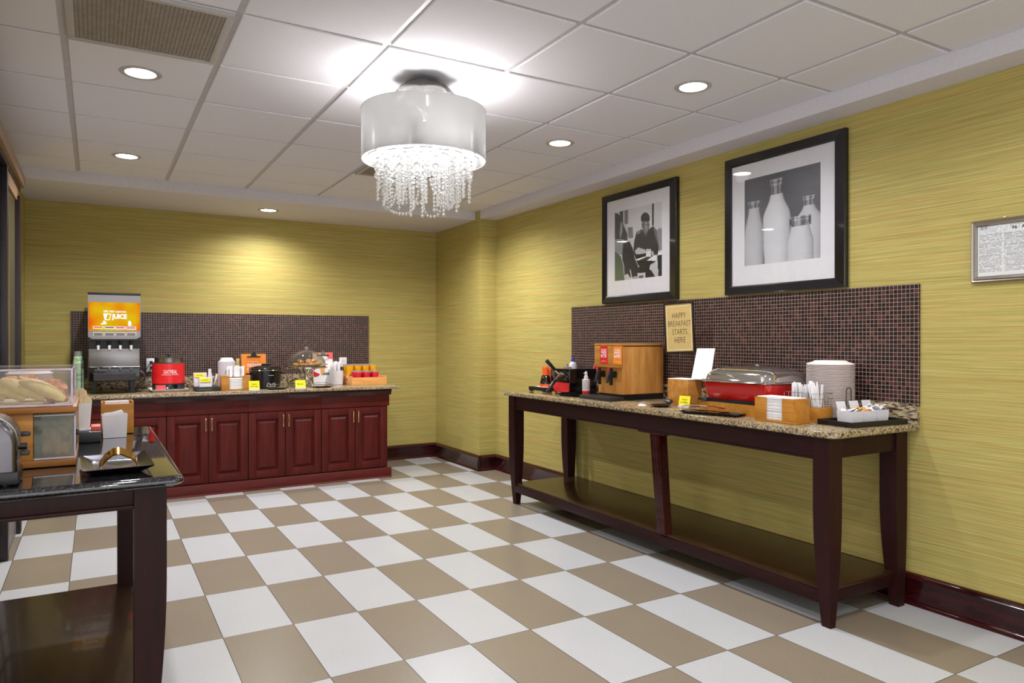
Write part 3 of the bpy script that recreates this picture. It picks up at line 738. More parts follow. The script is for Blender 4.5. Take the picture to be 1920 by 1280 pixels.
def picture(label, y0, y1, z0, z1, my0, my1, mz0, mz1, py0, py1, pz0, pz1, fn):
    """y0<y1; viewed from -x so image left = larger y"""
    t = thing('framed_picture', label, 'picture', (WX-.0005, (y0+y1)/2, z0), group='framed black and white photographs')
    cy = (y0+y1)/2; x1 = 0
    def fr(a0, a1, c0, c1, x): return [(x, a0-cy, c0-z0), (x, a1-cy, c0-z0), (x, a1-cy, c1-z0), (x, a0-cy, c1-z0)]
    b = B(); b.loft([fr(y0, y1, z0, z1, 0), fr(y0, y1, z0, z1, -.028), fr(y0+.006, y1-.006, z0+.006, z1-.006, -.031), fr(my0-.008, my1+.008, mz0-.008, mz1+.008, -.026), fr(my0, my1, mz0, mz1, -.022), fr(my0, my1, mz0, mz1, -.012)], cap=True)
    b.build('frame', 'frame', t, smooth=False)
    b = B(); b.loft([fr(my0, my1, mz0, mz1, -.0125), fr(my0, my1, mz0, mz1, -.0145), fr(py0, py1, pz0, pz1, -.0145), fr(py0, py1, pz0, pz1, -.0128)], cap=False)
    b.build('mat_board', 'matb', t, smooth=False)
    print_grid('photo_print', fn, (-.0132, py1-cy, pz0-z0), (0, -1, 0), (0, 0, 1), py1-py0, pz1-pz0, 170, 170, t)
    B().box(-.0185, -.0165, my0-cy, my1-cy, mz0-z0, mz1-z0).build('glazing', 'glass', t, smooth=False)
picture('black framed photo of a seated diner with a cup, left one of the two pictures', 3.733, 4.583, 1.607, 2.463, 3.808, 4.532, 1.664, 2.412, 3.896, 4.437, 1.781, 2.318, diner)
picture('black framed photo of four milk bottles, above the buffet table', 2.431, 3.289, 1.607, 2.471, 2.50, 3.239, 1.661, 2.417, 2.594, 3.138, 1.783, 2.321, bottles)

# permit frame
rp = random.Random(5)
rows = [[rp.random() for _ in range(60)] for _ in range(200)]
def permit(u, v):
    if .05 < u < .95 and .02 < v < .10 and u > .62:
        if abs(u-.64) < .006 or abs(u-.79) < .006 or v < .03: return (120, 120, 130)
        return (230, 230, 234)
    if v > .93 or u < .03 or u > .97: return (226, 226, 232)
    if v < .07 and u < .2 and u > .05:
        return (40, 40, 44) if rows[int(v*130)][int(u*130) % 60] > .55 else (226, 226, 230)
    r = int(v*66); c = int(u*40)
    if v < .16: return (150, 150, 160) if (int(v*90) % 2 and rows[r][c] > .4 and u < .6) else (226, 226, 232)
    if .47 < u < .51 and rows[r][3] > .2: return (222, 222, 230)
    if int(v*132) % 2 == 0: return (216, 216, 224)
    return (132, 132, 142) if rows[r][c] > .22 else (214, 214, 222)
t = thing('framed_notice', 'small pewter framed inspection notice on the right wall, lettered 96 A', 'frame', (WX-.0005, 1.66, 1.585))
y0, y1, zt = -.135, .135, .283
def fr(ins, x): return [(x, y0+ins, ins), (x, y1-ins, ins), (x, y1-ins, zt-ins), (x, y0+ins, zt-ins)]
B().loft([fr(0, 0), fr(0, -.014), fr(.004, -.018), fr(.010, -.016), (fr(.014, -.022)), fr(.022, -.020), fr(.026, -.010)]).build('frame', 'silverf', t, ang=20)
print_grid('notice_sheet', permit, (-.0108, y1-.027, .027), (0, -1, 0), (0, 0, 1), .216, .229, 120, 132, t, 'print2')
text('96', .022, .016, 'ink', t, (-.0112, y1-.027-.143, .229), (0, -1, 0), (0, 0, 1), off=.02)
text('A', .013, .016, 'ink', t, (-.0112, y1-.027-.182, .229), (0, -1, 0), (0, 0, 1), off=.02)
B().box(-.0145, -.0135, y0+.026, y1-.026, .026, zt-.026).build('glazing', 'glass', t, smooth=False)
B().ball((-.003, .0, zt+.006), .008, 2, (.5, 1, 1)).build('hanging_nail', 'brass', t)
# ================================================================= RIGHT TABLE ITEMS
def frustum_box(b, cx, cy, z0, z1, ax, ay, bx, by, t=None, rc=0.0):
    """open-topped box, base half sizes ax,ay, top half sizes bx,by, wall t"""
    def rr(hx, hy, z):
        if rc <= 0: return [(cx-hx, cy-hy, z), (cx+hx, cy-hy, z), (cx+hx, cy+hy, z), (cx-hx, cy+hy, z)]
        pts = []
        for sx, sy, a0 in ((-1, -1, 180), (1, -1, 270), (1, 1, 0), (-1, 1, 90)):
            for k in range(6):
                a = math.radians(a0+18*k); pts.append((cx+sx*(hx-rc)+rc*math.cos(a), cy+sy*(hy-rc)+rc*math.sin(a), z))
        return pts
    rings = [rr(ax, ay, z0), rr(bx, by, z1)]
    if t: rings += [rr(bx-t, by-t, z1), rr(ax-t, ay-t, z0+t)]
    return b.loft(rings, cap=True)
def card(label, loc, rz, w, h, l1, l2=None):
    t = thing('name_card', label, 'name card', loc, rz, group='yellow food name cards')
    b = B(); b.box(-w/2, w/2, -.012, .012, 0, .016, .001); b.build('card_base', 'white', t)
    B().loft([[(-w/2, -.004, .0165), (w/2, -.004, .0165), (w/2, 0, .0165), (-w/2, 0, .0165)], [(-w/2, .010, h), (w/2, .010, h), (w/2, .012, h), (-w/2, .012, h)]]).build('card_face', 'yellow', t, smooth=False)
    n = Vector((0, -1, .22)).normalized(); up = Vector((0, .014, h-.0165)).normalized(); o = Vector((-w*.36, -.0045, .0165))
    if l2: text(l2, w*.72, h*.15, 'ink', t, o+up*(h*.16), (1, 0, 0), up); text(l1, w*.5, h*.15, 'ink', t, o+up*(h*.42)+Vector((w*.1, 0, 0)), (1, 0, 0), up)
    else: text(l1, w*.6, h*.17, 'ink', t, o+up*(h*.3)+Vector((w*.06, 0, 0)), (1, 0, 0), up)
    return t
# syrup stand and pitcher
t = thing('riser_tray', 'low black riser at the far left end of the buffet table, under the syrup pitcher', 'tray', (3.19, 4.90, ZR))
b = B(); b.box(-.105, .105, -.12, .12, .008, .036, .003); b.build('tray_top', 'black', t)
for sx in (-1, 1):
    for sy in (-1, 1): B().box(sx*.09-.012, sx*.09+.012, sy*.10-.015, sy*.10+.015, 0, .0079).build('foot', 'black', t)
tag(B().box(-.07, .07, -.08, .08, 0, .002).build('paper_mat', 'paper', loc=(3.18, 4.88, ZR+.0362)), 'white paper mat under the orange syrup pitcher', 'mat')
t = thing('syrup_pitcher', 'orange and dark brown syrup pitcher on the black riser', 'pitcher', (3.165, 4.885, ZR+.0386), math.atan2(-.504, .864))
B().lathe([(0, 0), (.046, 0), (.048, .006), (.047, .022), (.0, .022)], seg=32).build('base', 'orangep', t)
B().lathe([(.046, .0222), (.045, .04), (.036, .075), (.029, .092), (0, .092)], seg=32).build('syrup_body', 'syrup', t)
b = B(); b.loft([[(math.cos(a)*r+sh, math.sin(a)*r*.95, z) for a in [2*PI*k/28 for k in range(28)]] for r, z, sh in ((.0295, .0922, 0), (.026, .115, 0), (.023, .135, -.002), (.021, .15, -.006), (.010, .163, -.014))]); b.build('pouring_top', 'orangep', t)
B().tube([(-.008, 0, .155), (.012, 0, .156), (.03, 0, .138), (.042, 0, .10), (.048, 0, .062), (.047, 0, .05)], [.006, .008, .0085, .0085, .008, .006], 10, 1.4).build('handle', 'orangep', t)
# waffle maker
wx, wy = 3.174, 4.557
t = thing('waffle_maker', 'black flip waffle maker with red lower panel and two long handles', 'waffle maker', (wx, wy, ZR))
B().box(0, .265, 0, .265, .004, .19, .006, 3).build('housing', 'blackg', t)
for sx in (.03, .235):
    for sy in (.03, .235): B().cyl((sx, sy, 0), (sx, sy, .004), .012, seg=12).build('foot', 'black', t)
B().box(-.0015, -.0003, .006, .25, .008, .082).build('red_panel', 'red', t)
def W_(u, v, y): p = on_y(u, v, y); return p-Vector((wx, wy, ZR))
pv = Vector((-.03, .10, .145))
B().cyl((-.0005, .10, .145), (-.04, .10, .145), .02, .014, 20).build('pivot', 'chrome', t)
for (e, nm) in ((W_(1024, 675, 4.70), 'u'), (W_(1025, 735, 4.64), 'l')):
    s = pv; d = (e-s)
    B().tube([s, s+d*.33], [.006, .006], 10).build('handle_shaft', 'chrome', t)
    B().tube([s+d*.30, s+d*.34, s+d*.97, s+d], [.008, .0125, .0155, .012], 14).build('handle_grip', 'black', t)
b = B(); b.lathe([(0, .1905), (.035, .1905), (.034, .197), (.02, .204), (.008, .206), (.003, .228), (0, .229)], (.09, .16, 0), 20); b.build('timer_knob', 'greyp', t)
b = B()
for k in range(4): b.box(-.0022, -.0016, .02, .22, .018+.016*k, .0195+.016*k)
b.build('panel_lines', 'pink', t)
# tray and spray bottle
def plate_square(name, label, cat, loc, rz, hx, hy, m, hgt=.02, rim=.022, group=None):
    t = thing(name, label, cat, loc, rz, group)
    def q(ix, z, r=.014):
        pts = []
        for sx, sy, a0 in ((-1, -1, 180), (1, -1, 270), (1, 1, 0), (-1, 1, 90)):
            for k in range(5):
                a = math.radians(a0+22.5*k); pts.append((sx*(hx-ix-r)+r*math.cos(a), sy*(hy-ix-r)+r*math.sin(a), z))
        return pts
    B().loft([q(rim*1.2, 0), q(0, hgt-.002), q(0, hgt), q(rim, .006), q(rim*1.3, .004)]).build('plate_body', m, t, ang=30); return t
plate_square('serving_plate', 'shiny black square plate in front of the waffle maker', 'plate', (3.15, 4.365, ZR), .25, .15, .13, 'blackg')
t = thing('spray_bottle', 'white cooking spray bottle with red label foot on black plate', 'bottle', (3.19, 4.363, ZR+.0045))
B().lathe([(0, 0), (.028, 0), (.029, .003), (.029, .112), (.027, .117), (.013, .121), (.0, .121)], seg=32).build('bottle_body', 'white', t)
B().lathe([(.0292, .006), (.0296, .007), (.0296, .03), (.0292, .031)], seg=32).build('red_band', 'red', t)
b = B()
for k in range(8): b.lathe([(.0293, .048+k*.007), (.0295, .049+k*.007), (.0293, .0505+k*.007)], seg=32)
b.build('label_lines', 'inkg', t); B().lathe([(.0293, .108), (.0296, .109), (.0293, .111)], seg=32).build('pink_line', 'pink', t)
B().lathe([(0, .1212), (.0165, .1212), (.0165, .138), (.012, .142), (.010, .160), (.010, .170), (.006, .176), (0, .177)], seg=24).build('spray_nozzle', 'white', t)
B().box(-.02, -.008, -.004, .004, .158, .166, .001).build('spout', 'white', t)
t = thing('bottle', 'round white bottle with blue cap behind the waffle maker', 'bottle', (3.468, 4.93, ZR))
B().lathe([(0, 0), (.032, 0), (.033, .005), (.033, .19), (.031, .212), (.022, .230), (.015, .234), (0, .234)], seg=32).build('bottle_body', 'white', t)
B().lathe([(0, .2342), (.0165, .2342), (.0165, .252), (.0125, .272), (.0, .273)], seg=24).build('cap', 'blue', t)
# batter dispenser
dx, dy = 3.127, 3.856
t = thing('batter_dispenser', 'large wooden waffle batter dispenser with two black taps', 'dispenser', (dx, dy, ZR))
DW, DD, = .372, .271
B().box(.004, DW-.002, .004, DD-.004, 0, .0395).build('black_base', 'black', t)
B().box(0, DW, 0, DD, .04, .372, .002).build('wooden_cabinet', 'oak_z', t)
B().box(-.034, DW+.002, -.008, DD+.006, .378, .392, .002).build('lid', 'oak', t)
B().box(.005, DW-.004, .004, DD-.004, .3722, .3778).build('lid_gap', 'black', t)
B().box(-.032, -.0005, -.006, DD+.004, .226, .3775, .002).build('label_box', 'oak_y', t)
def L_(u, v): return on_x(u, v, dx-.0325)-Vector((dx, dy, ZR))
for (u0, u1, v0, v1, m, l1) in ((1125.5, 1139.3, 643.6, 681.5, 'red', 'CHOCOLATE'), (1150, 1166, 644.6, 683, 'orange', 'ORIGINAL')):
    a = L_(u0, (v0+v1)/2); c = L_(u1, (v0+v1)/2); zt = min(.3735, L_((u0+u1)/2, v0).z); zb = L_((u0+u1)/2, v1).z
    pl = B().box(-.034, -.0325, c.y, a.y, zb, zt).build('batter_label', m, t, smooth=False)
    wd_ = a.y-c.y; x = -.0342; hh = zt-zb
    text(l1, wd_*.74, hh*.09, 'whiteink', pl, (x, a.y-wd_*.13, zb+hh*.755), (0, -1, 0), (0, 0, 1), off=.02)
    text('WAFFLE', wd_*.74, hh*.17, 'whiteink', pl, (x, a.y-wd_*.13, zb+hh*.56), (0, -1, 0), (0, 0, 1), off=.02)
    text('BATTER', wd_*.74, hh*.17, 'whiteink', pl, (x, a.y-wd_*.13, zb+hh*.36), (0, -1, 0), (0, 0, 1), off=.02)
    B().box(x-.0003, x, c.y+wd_*.2, a.y-wd_*.2, zb+hh*.14, zb+hh*.16).build('fine_print', 'cream', pl)
for k, y in enumerate((.205, .075)):
    b = B(); b.box(-.055, -.0005, y-.016, y+.016, .155, .20, .003); b.tube([(-.045, y, .197), (-.062, y, .165), (-.075, y, .12)], [.012, .012, .010], 10)
    b.box(-.07, -.05, y-.034, y-.018, .105, .225, .003); b.build('tap', 'black', t)
    B().box(-.052, -.036, y+.008, y+.024, .190, .225, .002).build('tap_handle', 'red', t)
b = B(); b.box(-.132, -.001, -.02, DD+.05, 0, .026, .003); b.build('drip_tray', 'charcoal', t)
b = B(); b.box(-.12, -.012, -.008, DD+.04, .0262, .0275); b.build('drip_grid', 'black', t)
B().prism([(-.046, DD+.0045, .212), (-.026, DD+.0045, .212), (.004, DD+.0045, .296), (-.016, DD+.0045, .296)], (0, .0015, 0)).build('side_card', 'pink', t, smooth=False)
# happy breakfast sign
sx_, sy_ = 3.385, 3.575
rd = Vector((.35, -.937, 0)).normalized(); nrm = rd.cross(Vector((0, 0, 1)))
t = thing('sign_stand', 'tan sign in a black frame reading HAPPY BREAKFAST STARTS HERE', 'sign', (sx_, sy_, ZR), math.atan2(rd.y, rd.x))
B().lathe([(0, 0), (.05, 0), (.05, .004), (.008, .008), (0, .008)], seg=28).build('stand_foot', 'black', t)
B().cyl((0, .004, .008), (0, .004, .38), .004, seg=10).build('pole', 'dsteel', t)
ra = Matrix.Translation((0, 0, .50)) @ Matrix.Rotation(math.radians(2.6), 4, 'Y').inverted()
z0s, z1s = -.17, .17
b = B(); hw = .108
for (a0, a1, c0, c1) in ((-hw, hw, z1s-.011, z1s), (-hw, hw, z0s, z0s+.011), (-hw, -hw+.011, z0s+.011, z1s-.011), (hw-.011, hw, z0s+.011, z1s-.011)): b.box(a0, a1, -.010, .004, c0, c1, .0015)
b.xf(ra); b.build('sign_frame', 'dark', t)
B().box(-hw+.011, hw-.011, -.004, .0, z0s+.011, z1s-.011).xf(ra).build('sign_face', 'tan', t, smooth=False)
b = B()
for (a0, a1, c0, c1) in ((-.088, .088, .144, .148), (-.088, .088, -.15, -.146), (-.09, -.0865, -.14, .14), (.0865, .09, -.14, .14)): b.box(a0, a1, -.0046, -.0041, c0, c1)
b.xf(ra); b.build('sign_border', 'cream', t)
for (s, wd_, zc) in (('HAPPY', .098, .082), ('BREAKFAST', .166, .028), ('STARTS', .108, -.028), ('HERE', .08, -.082)):
    tx = text(s, wd_, .036, 'ink', t, (-wd_/2+.004, -.0044, zc-.018), (1, 0, 0), (0, 0, 1), off=-.012)
    tx.data.transform(ra)
# square oak box with papers
qx, qy = 3.182, 3.284
t = thing('wooden_box', 'square oak box beside the red chafing dish, below the white sheet', 'box', (qx, qy, ZR))
B().box(0, .118, 0, .182, 0, .168, .002).build('box_body', 'oak', t)
tag(B().box(0, .12, 0, .19, 0, .0035).build('paper_stack', 'paper', loc=(qx+.004, qy-.004, ZR+.1685)), 'white papers lying on the square oak box', 'paper')
P = [on_x(1296, 704.5, 3.235), on_x(1331.5, 704, 3.235), on_x(1340.4, 653, 3.30), on_x(1307, 653, 3.30)]
b = B(); bz = ZR+.1725; P[0].z = P[1].z = bz; b.prism(P, (.003, 0, .0004)); tag(b.build('leaning_sheet', 'paper', smooth=False), 'white blank sheet leaning above the square oak box', 'paper')
card('yellow name card in front of the square oak box on the buffet table', (3.13, 3.262, ZR), math.atan2(-.937, .35), .072, .072, 'Toasted', 'Waffles')
# round plate with ladle
t = thing('spoon_rest', 'small round metal dish in front of the square oak box', 'dish', (3.05, 3.385, ZR))
B().lathe([(0, 0), (.035, 0), (.066, .012), (.068, .014), (.064, .014), (.034, .004), (0, .004)], seg=40).build('dish_body', 'dsteel', t)
t = thing('serving_spoon', 'metal serving spoon resting on the small round dish', 'spoon', (3.05, 3.385, ZR+.0145))
b = B(); b.tube([(.05, -.02, .012), (0, .02, .018), (-.05, .10, .012), (-.062, .135, .004)], [.004, .004, .005, .005], 8, .5); b.build('spoon_handle', 'chrome', t)
B().ball((.05, -.02, .018), .028, 2, (1, .8, .6)).build('spoon_bowl', 'dsteel', t)
tag(B().lathe([(0, 0), (.03, 0), (.026, .010), (.008, .014), (0, .014)], seg=24).build('lid', 'whitec', loc=(3.0, 3.50, ZR)), 'small white round lid near the front edge beside the metal dish', 'lid')
# chafing dish
cx0, cx1, cy0, cy1 = 3.055, 3.43, 2.555, 3.075
t = thing('chafing_dish', 'red chafing dish with domed chrome lid on an oak base', 'chafing dish', ((cx0+cx1)/2, (cy0+cy1)/2, ZR))
hx, hy = (cx1-cx0)/2, (cy1-cy0)/2
def rrect(hx, hy, r, z, n=8):
    pts = []
    for sx, sy, a0 in ((-1, -1, 180), (1, -1, 270), (1, 1, 0), (-1, 1, 90)):
        for k in range(n+1):
            a = math.radians(a0+90*k/n); pts.append((sx*(hx-r)+r*math.cos(a), sy*(hy-r)+r*math.sin(a), z))
    return pts
B().loft([rrect(hx-.012, hy-.006, .004, 0), rrect(hx-.012, hy-.006, .004, .062)]).build('oak_base', 'orangewood', t)
B().loft([rrect(hx-.02, hy-.02, .01, .0622), rrect(hx-.02, hy-.02, .01, .082)]).build('pan_gap', 'black', t)  # black block stands in for the dark gap under the red pan
B().box(-hx-.002, -hx+.03, hy-.07, hy-.005, .066, .082, .002).build('latch', 'dsteel', t)
B().loft([rrect(hx-.03, hy-.03, .05, .0822), rrect(hx-.015, hy-.015, .055, .12), rrect(hx-.012, hy-.012, .055, .176)]).build('red_pan', 'redb', t)
B().loft([rrect(hx-.02, hy-.02, .06, .1762), rrect(hx+.004, hy+.004, .065, .180), rrect(hx+.006, hy+.006, .065, .184), rrect(hx+.002, hy+.002, .065, .190), rrect(hx-.014, hy-.014, .06, .1915)]).build('lid_rim', 'chrome', t, ang=60)
B().loft([rrect(hx-.016, hy-.016, .06, .1917), rrect(hx-.022, hy-.022, .06, .215), rrect(hx-.035, hy-.035, .062, .236), rrect(hx-.06, hy-.06, .065, .252), rrect(hx-.10, hy-.11, .06, .264), rrect(hx-.14, hy-.17, .035, .271), rrect(.015, .03, .012, .273)]).build('domed_lid', 'chrome', t, ang=80)
b = B(); b.cyl((-hx+.026, .02, .215), (-hx-.005, .02, .22), .004, seg=10); b.ball((-hx-.008, .02, .222), .010, 2, (.7, 1.6, .8)); b.build('lid_knob', 'chrome', t)
B().lathe([(0, .273), (.014, .273), (.012, .28), (0, .282)], (0, -.02, 0), 16).build('lid_button', 'chrome', t)
# tray with tongs in front of the chafing dish
a_ = math.atan2(2.72-3.05, 3.03-2.945)
plate_square('serving_tray', 'long black tray holding tongs, in front of the chafing dish', 'tray', (2.975, 2.885, ZR), a_, .18, .06, 'blackg', .016, .016)
def tongs(label, loc, rz, L=.24, m='chrome', w=.03):
    t = thing('serving_tongs', label, 'tongs', loc, rz, group='metal serving tongs')
    for s in (-1, 1):
        z = .004 if s < 0 else .030
        pts = [(-L/2, 0, .017+s*.008), (-L/2+.012, 0, .018+s*.011), (-L*.1, s*.006, .017+s*.016), (L*.28, s*.008, .017+s*.013), (L/2-.02, s*.006, .017+s*.010), (L/2, s*.004, .017+s*.006)]
        ws = [.8, 1, .75, .8, 1.5, .6]
        b = B(); rings = []
        for k, p in enumerate(pts):
            h = w*ws[k]/2; rings.append([(p[0], p[1]-h, p[2]), (p[0], p[1]+h, p[2]), (p[0], p[1]+h*.6, p[2]+s*.004), (p[0], p[1]-h*.6, p[2]+s*.004)])
        b.loft(rings); b.build('tong_arm', m, t)
    B().cyl((-L/2-.002, 0, .008), (-L/2-.002, 0, .026), .005, seg=10).build('hinge', m, t)
    return t
tongs('steel tongs lying on the long black tray before the chafing dish', (2.962, 2.93, ZR+.012), a_, .26, 'chrome', .05)
# napkin holder
def napkin_box(label, loc, rz, w, d, h, op0, op1, n, nlabel, mat_='orangewood', over=.006, gap=.0):
    """local: front is -y, width along x"""
    t = thing('napkin_holder', label, 'napkin holder', loc, rz)
    k = .008
    B().box(-w/2, op0, -d/2, -d/2+k, .011, h, .001).build('front_panel', mat_, t); B().box(op1, w/2, -d/2, -d/2+k, .011, h, .001).build('front_panel', mat_, t)
    B().box(-w/2, -w/2+k, -d/2+k+.0003, d/2, .011, h, .001).build('side_panel', mat_, t); B().box(w/2-k, w/2, -d/2+k+.0003, d/2, .011, h, .001).build('side_panel', mat_, t)
    B().box(-w/2+k+.0003, w/2-k-.0003, d/2-k, d/2, .011, h, .001).build('back_panel', mat_, t); B().box(-w/2, w/2, -d/2, d/2, 0, .0108, .001).build('bottom_board', mat_, t)
    th = (h+over-.013)/n; rr_ = random.Random(n)
    R = Matrix.Rotation(rz, 4, 'Z')
    nb = B(); hw, hd = w/2-k-.003, (d-2*k)/2-.002
    nb.loft([[(-hw, -hd, .0004), (hw, -hd, .0004), (hw, hd, .0004), (-hw, hd, .0004)], [(-hw, -hd-.0015, th*.5), (hw, -hd-.0015, th*.5), (hw, hd, th*.5), (-hw, hd, th*.5)], [(-hw, -hd, th-.0002), (hw, -hd, th-.0002), (hw, hd, th-.0002), (-hw, hd, th-.0002)]])
    base = nb.build('folded_napkin', 'paper', smooth=False, loc=Vector(loc)+Vector((0, 0, .0115)), rot=(0, 0, rz)); tag(base, nlabel, 'napkin', nlabel.replace('folded white napkin', 'folded white napkins'))
    for q in range(1, n):
        o = base.copy(); C.objects.link(o); o.location = Vector(loc)+R @ Vector((rr_.uniform(-.0008, .0008), rr_.uniform(-.0014, .0008), .0115+q*th))
    return t
napkin_box('oak napkin holder at the front right of the buffet table', (2.961+.062, 2.335+.118, ZR), -PI/2, .236, .124, .124, -.048, .052, 22, 'folded white napkin in the holder on the buffet table')
# cutlery basket
def sleeves(n, centre, spread, zb, L, label, group, lean=.12, seed=1, w=.016, tilt=0.0, hr=None):
    rr_ = random.Random(seed)
    b = B(); b.box(-w/2, w/2, -.002, .002, 0, L, .0015); s = b.build('wrapped_cutlery', 'paper'); tag(s, label, 'cutlery', group); first = True
    for k in range(n):
        o = s if k == 0 else s.copy()
        if k: C.objects.link(o)
        o.location = (centre[0]+rr_.uniform(-spread[0], spread[0]), centre[1]+rr_.uniform(-spread[1], spread[1]), zb)
        o.rotation_euler = (rr_.uniform(-lean, lean), tilt+rr_.uniform(-lean, lean), rr_.uniform(0, PI)); o.scale = (1, 1, rr_.uniform(.9, 1.05))
bx0, bx1, by0, by1 = 3.145, 3.245, 2.318, 2.535
t = thing('cutlery_basket', 'wire cutlery basket on an oak block behind the napkin holder', 'basket', ((bx0+bx1)/2, (by0+by1)/2, ZR))
hx, hy = (bx1-bx0)/2, (by1-by0)/2
b = B(); b.box(-hx, hx, -hy, hy, 0, .012, .002); b.box(-hx, hx, -hy, -hy+.01, .012, .075, .002); b.box(-hx, hx, hy-.01, hy, .012, .075, .002); b.box(-hx, -hx+.008, -hy+.01, hy-.01, .012, .075, .001); b.box(hx-.008, hx, -hy+.01, hy-.01, .012, .075, .001)
b.build('oak_block', 'orangewood', t)
b = B()
for z in (.08, .118, .145):
    b.tube([(-hx, -hy, z), (hx, -hy, z), (hx, hy, z), (-hx, hy, z), (-hx, -hy, z)], .0013, 6)
for k in range(9):
    y = -hy+2*hy*k/8; b.cyl((-hx, y, .07), (-hx, y, .145), .0011, seg=6); b.cyl((hx, y, .07), (hx, y, .145), .0011, seg=6)
for k in (1, 2, 3): b.cyl((-hx+2*hx*k/4, -hy, .07), (-hx+2*hx*k/4, -hy, .145), .0011, seg=6)
b.build('wire_frame', 'chrome', t)
sleeves(26, (3.19, 2.46), (.028, .058), ZR+.014, .176, 'white wrapped cutlery upright at the far end of the wire basket', 'wrapped cutlery upright in the wire basket', .05, 2, .012)
sleeves(12, (3.178, 2.352), (.014, .012), ZR+.014, .19, 'white wrapped cutlery leaning at the near end of the wire basket', 'wrapped cutlery leaning in the wire basket', .07, 5, .018, .12)
# foam plates
pp = (3.372, 2.425); n = 42; step = .0067
b = B(); r = .119
b.lathe([(0, 0), (.075, 0), (.085, .004), (r-.004, .0125), (r, .0135), (r, .0152), (r-.006, .0150), (.083, .0065), (.074, .003), (0, .003)], seg=56)
pl = b.build('foam_plate', 'foam', loc=(pp[0], pp[1], ZR)); tag(pl, 'round white foam plate in the tall stack at right of the chafing dish', 'plate', 'stack of foam plates on the buffet table')
for k in range(1, n):
    o = pl.copy(); C.objects.link(o); o.location = (pp[0]+random.uniform(-.0006, .0006), pp[1]+random.uniform(-.0006, .0006), ZR+k*step)
o = tag(B().lathe([(0, .018), (.078, .018), (.086, .012), (r-.006, .0035), (r, .0005), (r, 0), (r-.004, 0), (.084, .008), (.07, .0145), (0, .0145)], seg=56).build('foam_plate', 'foam', loc=(pp[0], pp[1], ZR+(n-1)*step+.0155)), 'upside down foam plate capping the tall plate stack', 'plate')
# condiment tray with three bins
A = Vector((3.085, 2.104, ZR)); Bv = Vector((3.481, 2.07, ZR)); rz = math.atan2(Bv.y-A.y, Bv.x-A.x); LT = (Bv-A).length
t = thing('condiment_tray', 'black tray under three white bins at the right end of the buffet table', 'tray', A, rz)
frustum_box(B(), LT/2, .10, 0, .026, LT/2, .10, LT/2, .10, .006).build('tray_body', 'black', t, smooth=False)
B().box(-.001, -.0002, .03, .17, .006, .016).build('hand_slot', 'blackg', t)
loc0 = Vector((3.19, 2.17, ZR+.0066)); Rz = Matrix.Rotation(rz, 3, 'Z'); first = None
labs = ['leftmost of three white condiment bins on the black tray, with pale packets', 'middle of three white condiment bins on the black tray, with amber packets', 'rightmost of three white condiment bins on the black tray, heaped with white packets']
def bin_(name_label, loc, rz, w, d, h, back=.035, group=None):
    t = thing('condiment_bin', name_label, 'bin', loc, rz, group)
    frustum_box(B(), w/2, d/2, 0, h, w/2-.004, d/2-.004, w/2, d/2, .002).build('bin_body', 'white', t, smooth=False)
    if back:
        B().loft([[(.006, d-.004, h-.002), (w-.006, d-.004, h-.002), (w-.006, d-.002, h-.002), (.006, d-.002, h-.002)], [(.006, d+.010, h+back), (w-.006, d+.010, h+back), (w-.006, d+.012, h+back), (.006, d+.012, h+back)]]).build('sign_holder', 'white', t, smooth=False)
    return t
pk = None
for k in range(3):
    lo = loc0+Rz @ Vector((k*.093, 0, 0)); w_, d_, h_ = .076, .095, .06
    bin_(labs[k], lo, rz, w_, d_, h_, .042, 'white condiment bins on the black tray')
    rr_ = random.Random(k+20)
    for q in range(9):
        b = B(); b.box(-.017, .017, -.012, .012, 0, .005, .002)
        m_ = ('paper', 'paper', 'greyp')[q % 3] if k == 0 else ('oj', 'pastryd', 'paper')[q % 3] if k == 1 else 'paper'
        o = b.build('sugar_packet', m_, loc=lo+Rz @ Vector((.018+.02*(q % 3), .02+.026*(q//3), h_-.006+rr_.uniform(0, .012)+(.008 if k == 2 else 0))), rot=(rr_.uniform(-.7, .7), rr_.uniform(-.7, .7), rr_.uniform(0, 3)))
        tag(o, ('small packet in the left white condiment bin on the black tray', 'small packet in the middle white condiment bin on the black tray', 'white packet heaped in the right white condiment bin')[k], 'packet', ('packets in the left bin', 'packets in the middle bin', 'packets in the right bin')[k])
tag(B().tube([(-.02, 0, .0025), (-.02, 0, .150)]+arc((0, 0, .153), .02, 175, 5, 10)+[(.02, 0, .150), (.02, 0, .0025)], .0022, 8).build('wire_loop', 'dark', loc=(3.337, 2.293, ZR)), 'thin dark wire loop standing behind the white condiment bins', 'wire')
# ================================================================= BACK COUNTER ITEMS
def bend(ob, cx, cy, r):
    """wrap a flat front-facing text mesh (in xz, facing -y) round a vertical cylinder"""
    for v in ob.data.vertices:
        a = (v.co.x-cx)/r; v.co.x = cx+r*math.sin(a); v.co.y = cy-r*math.cos(a)
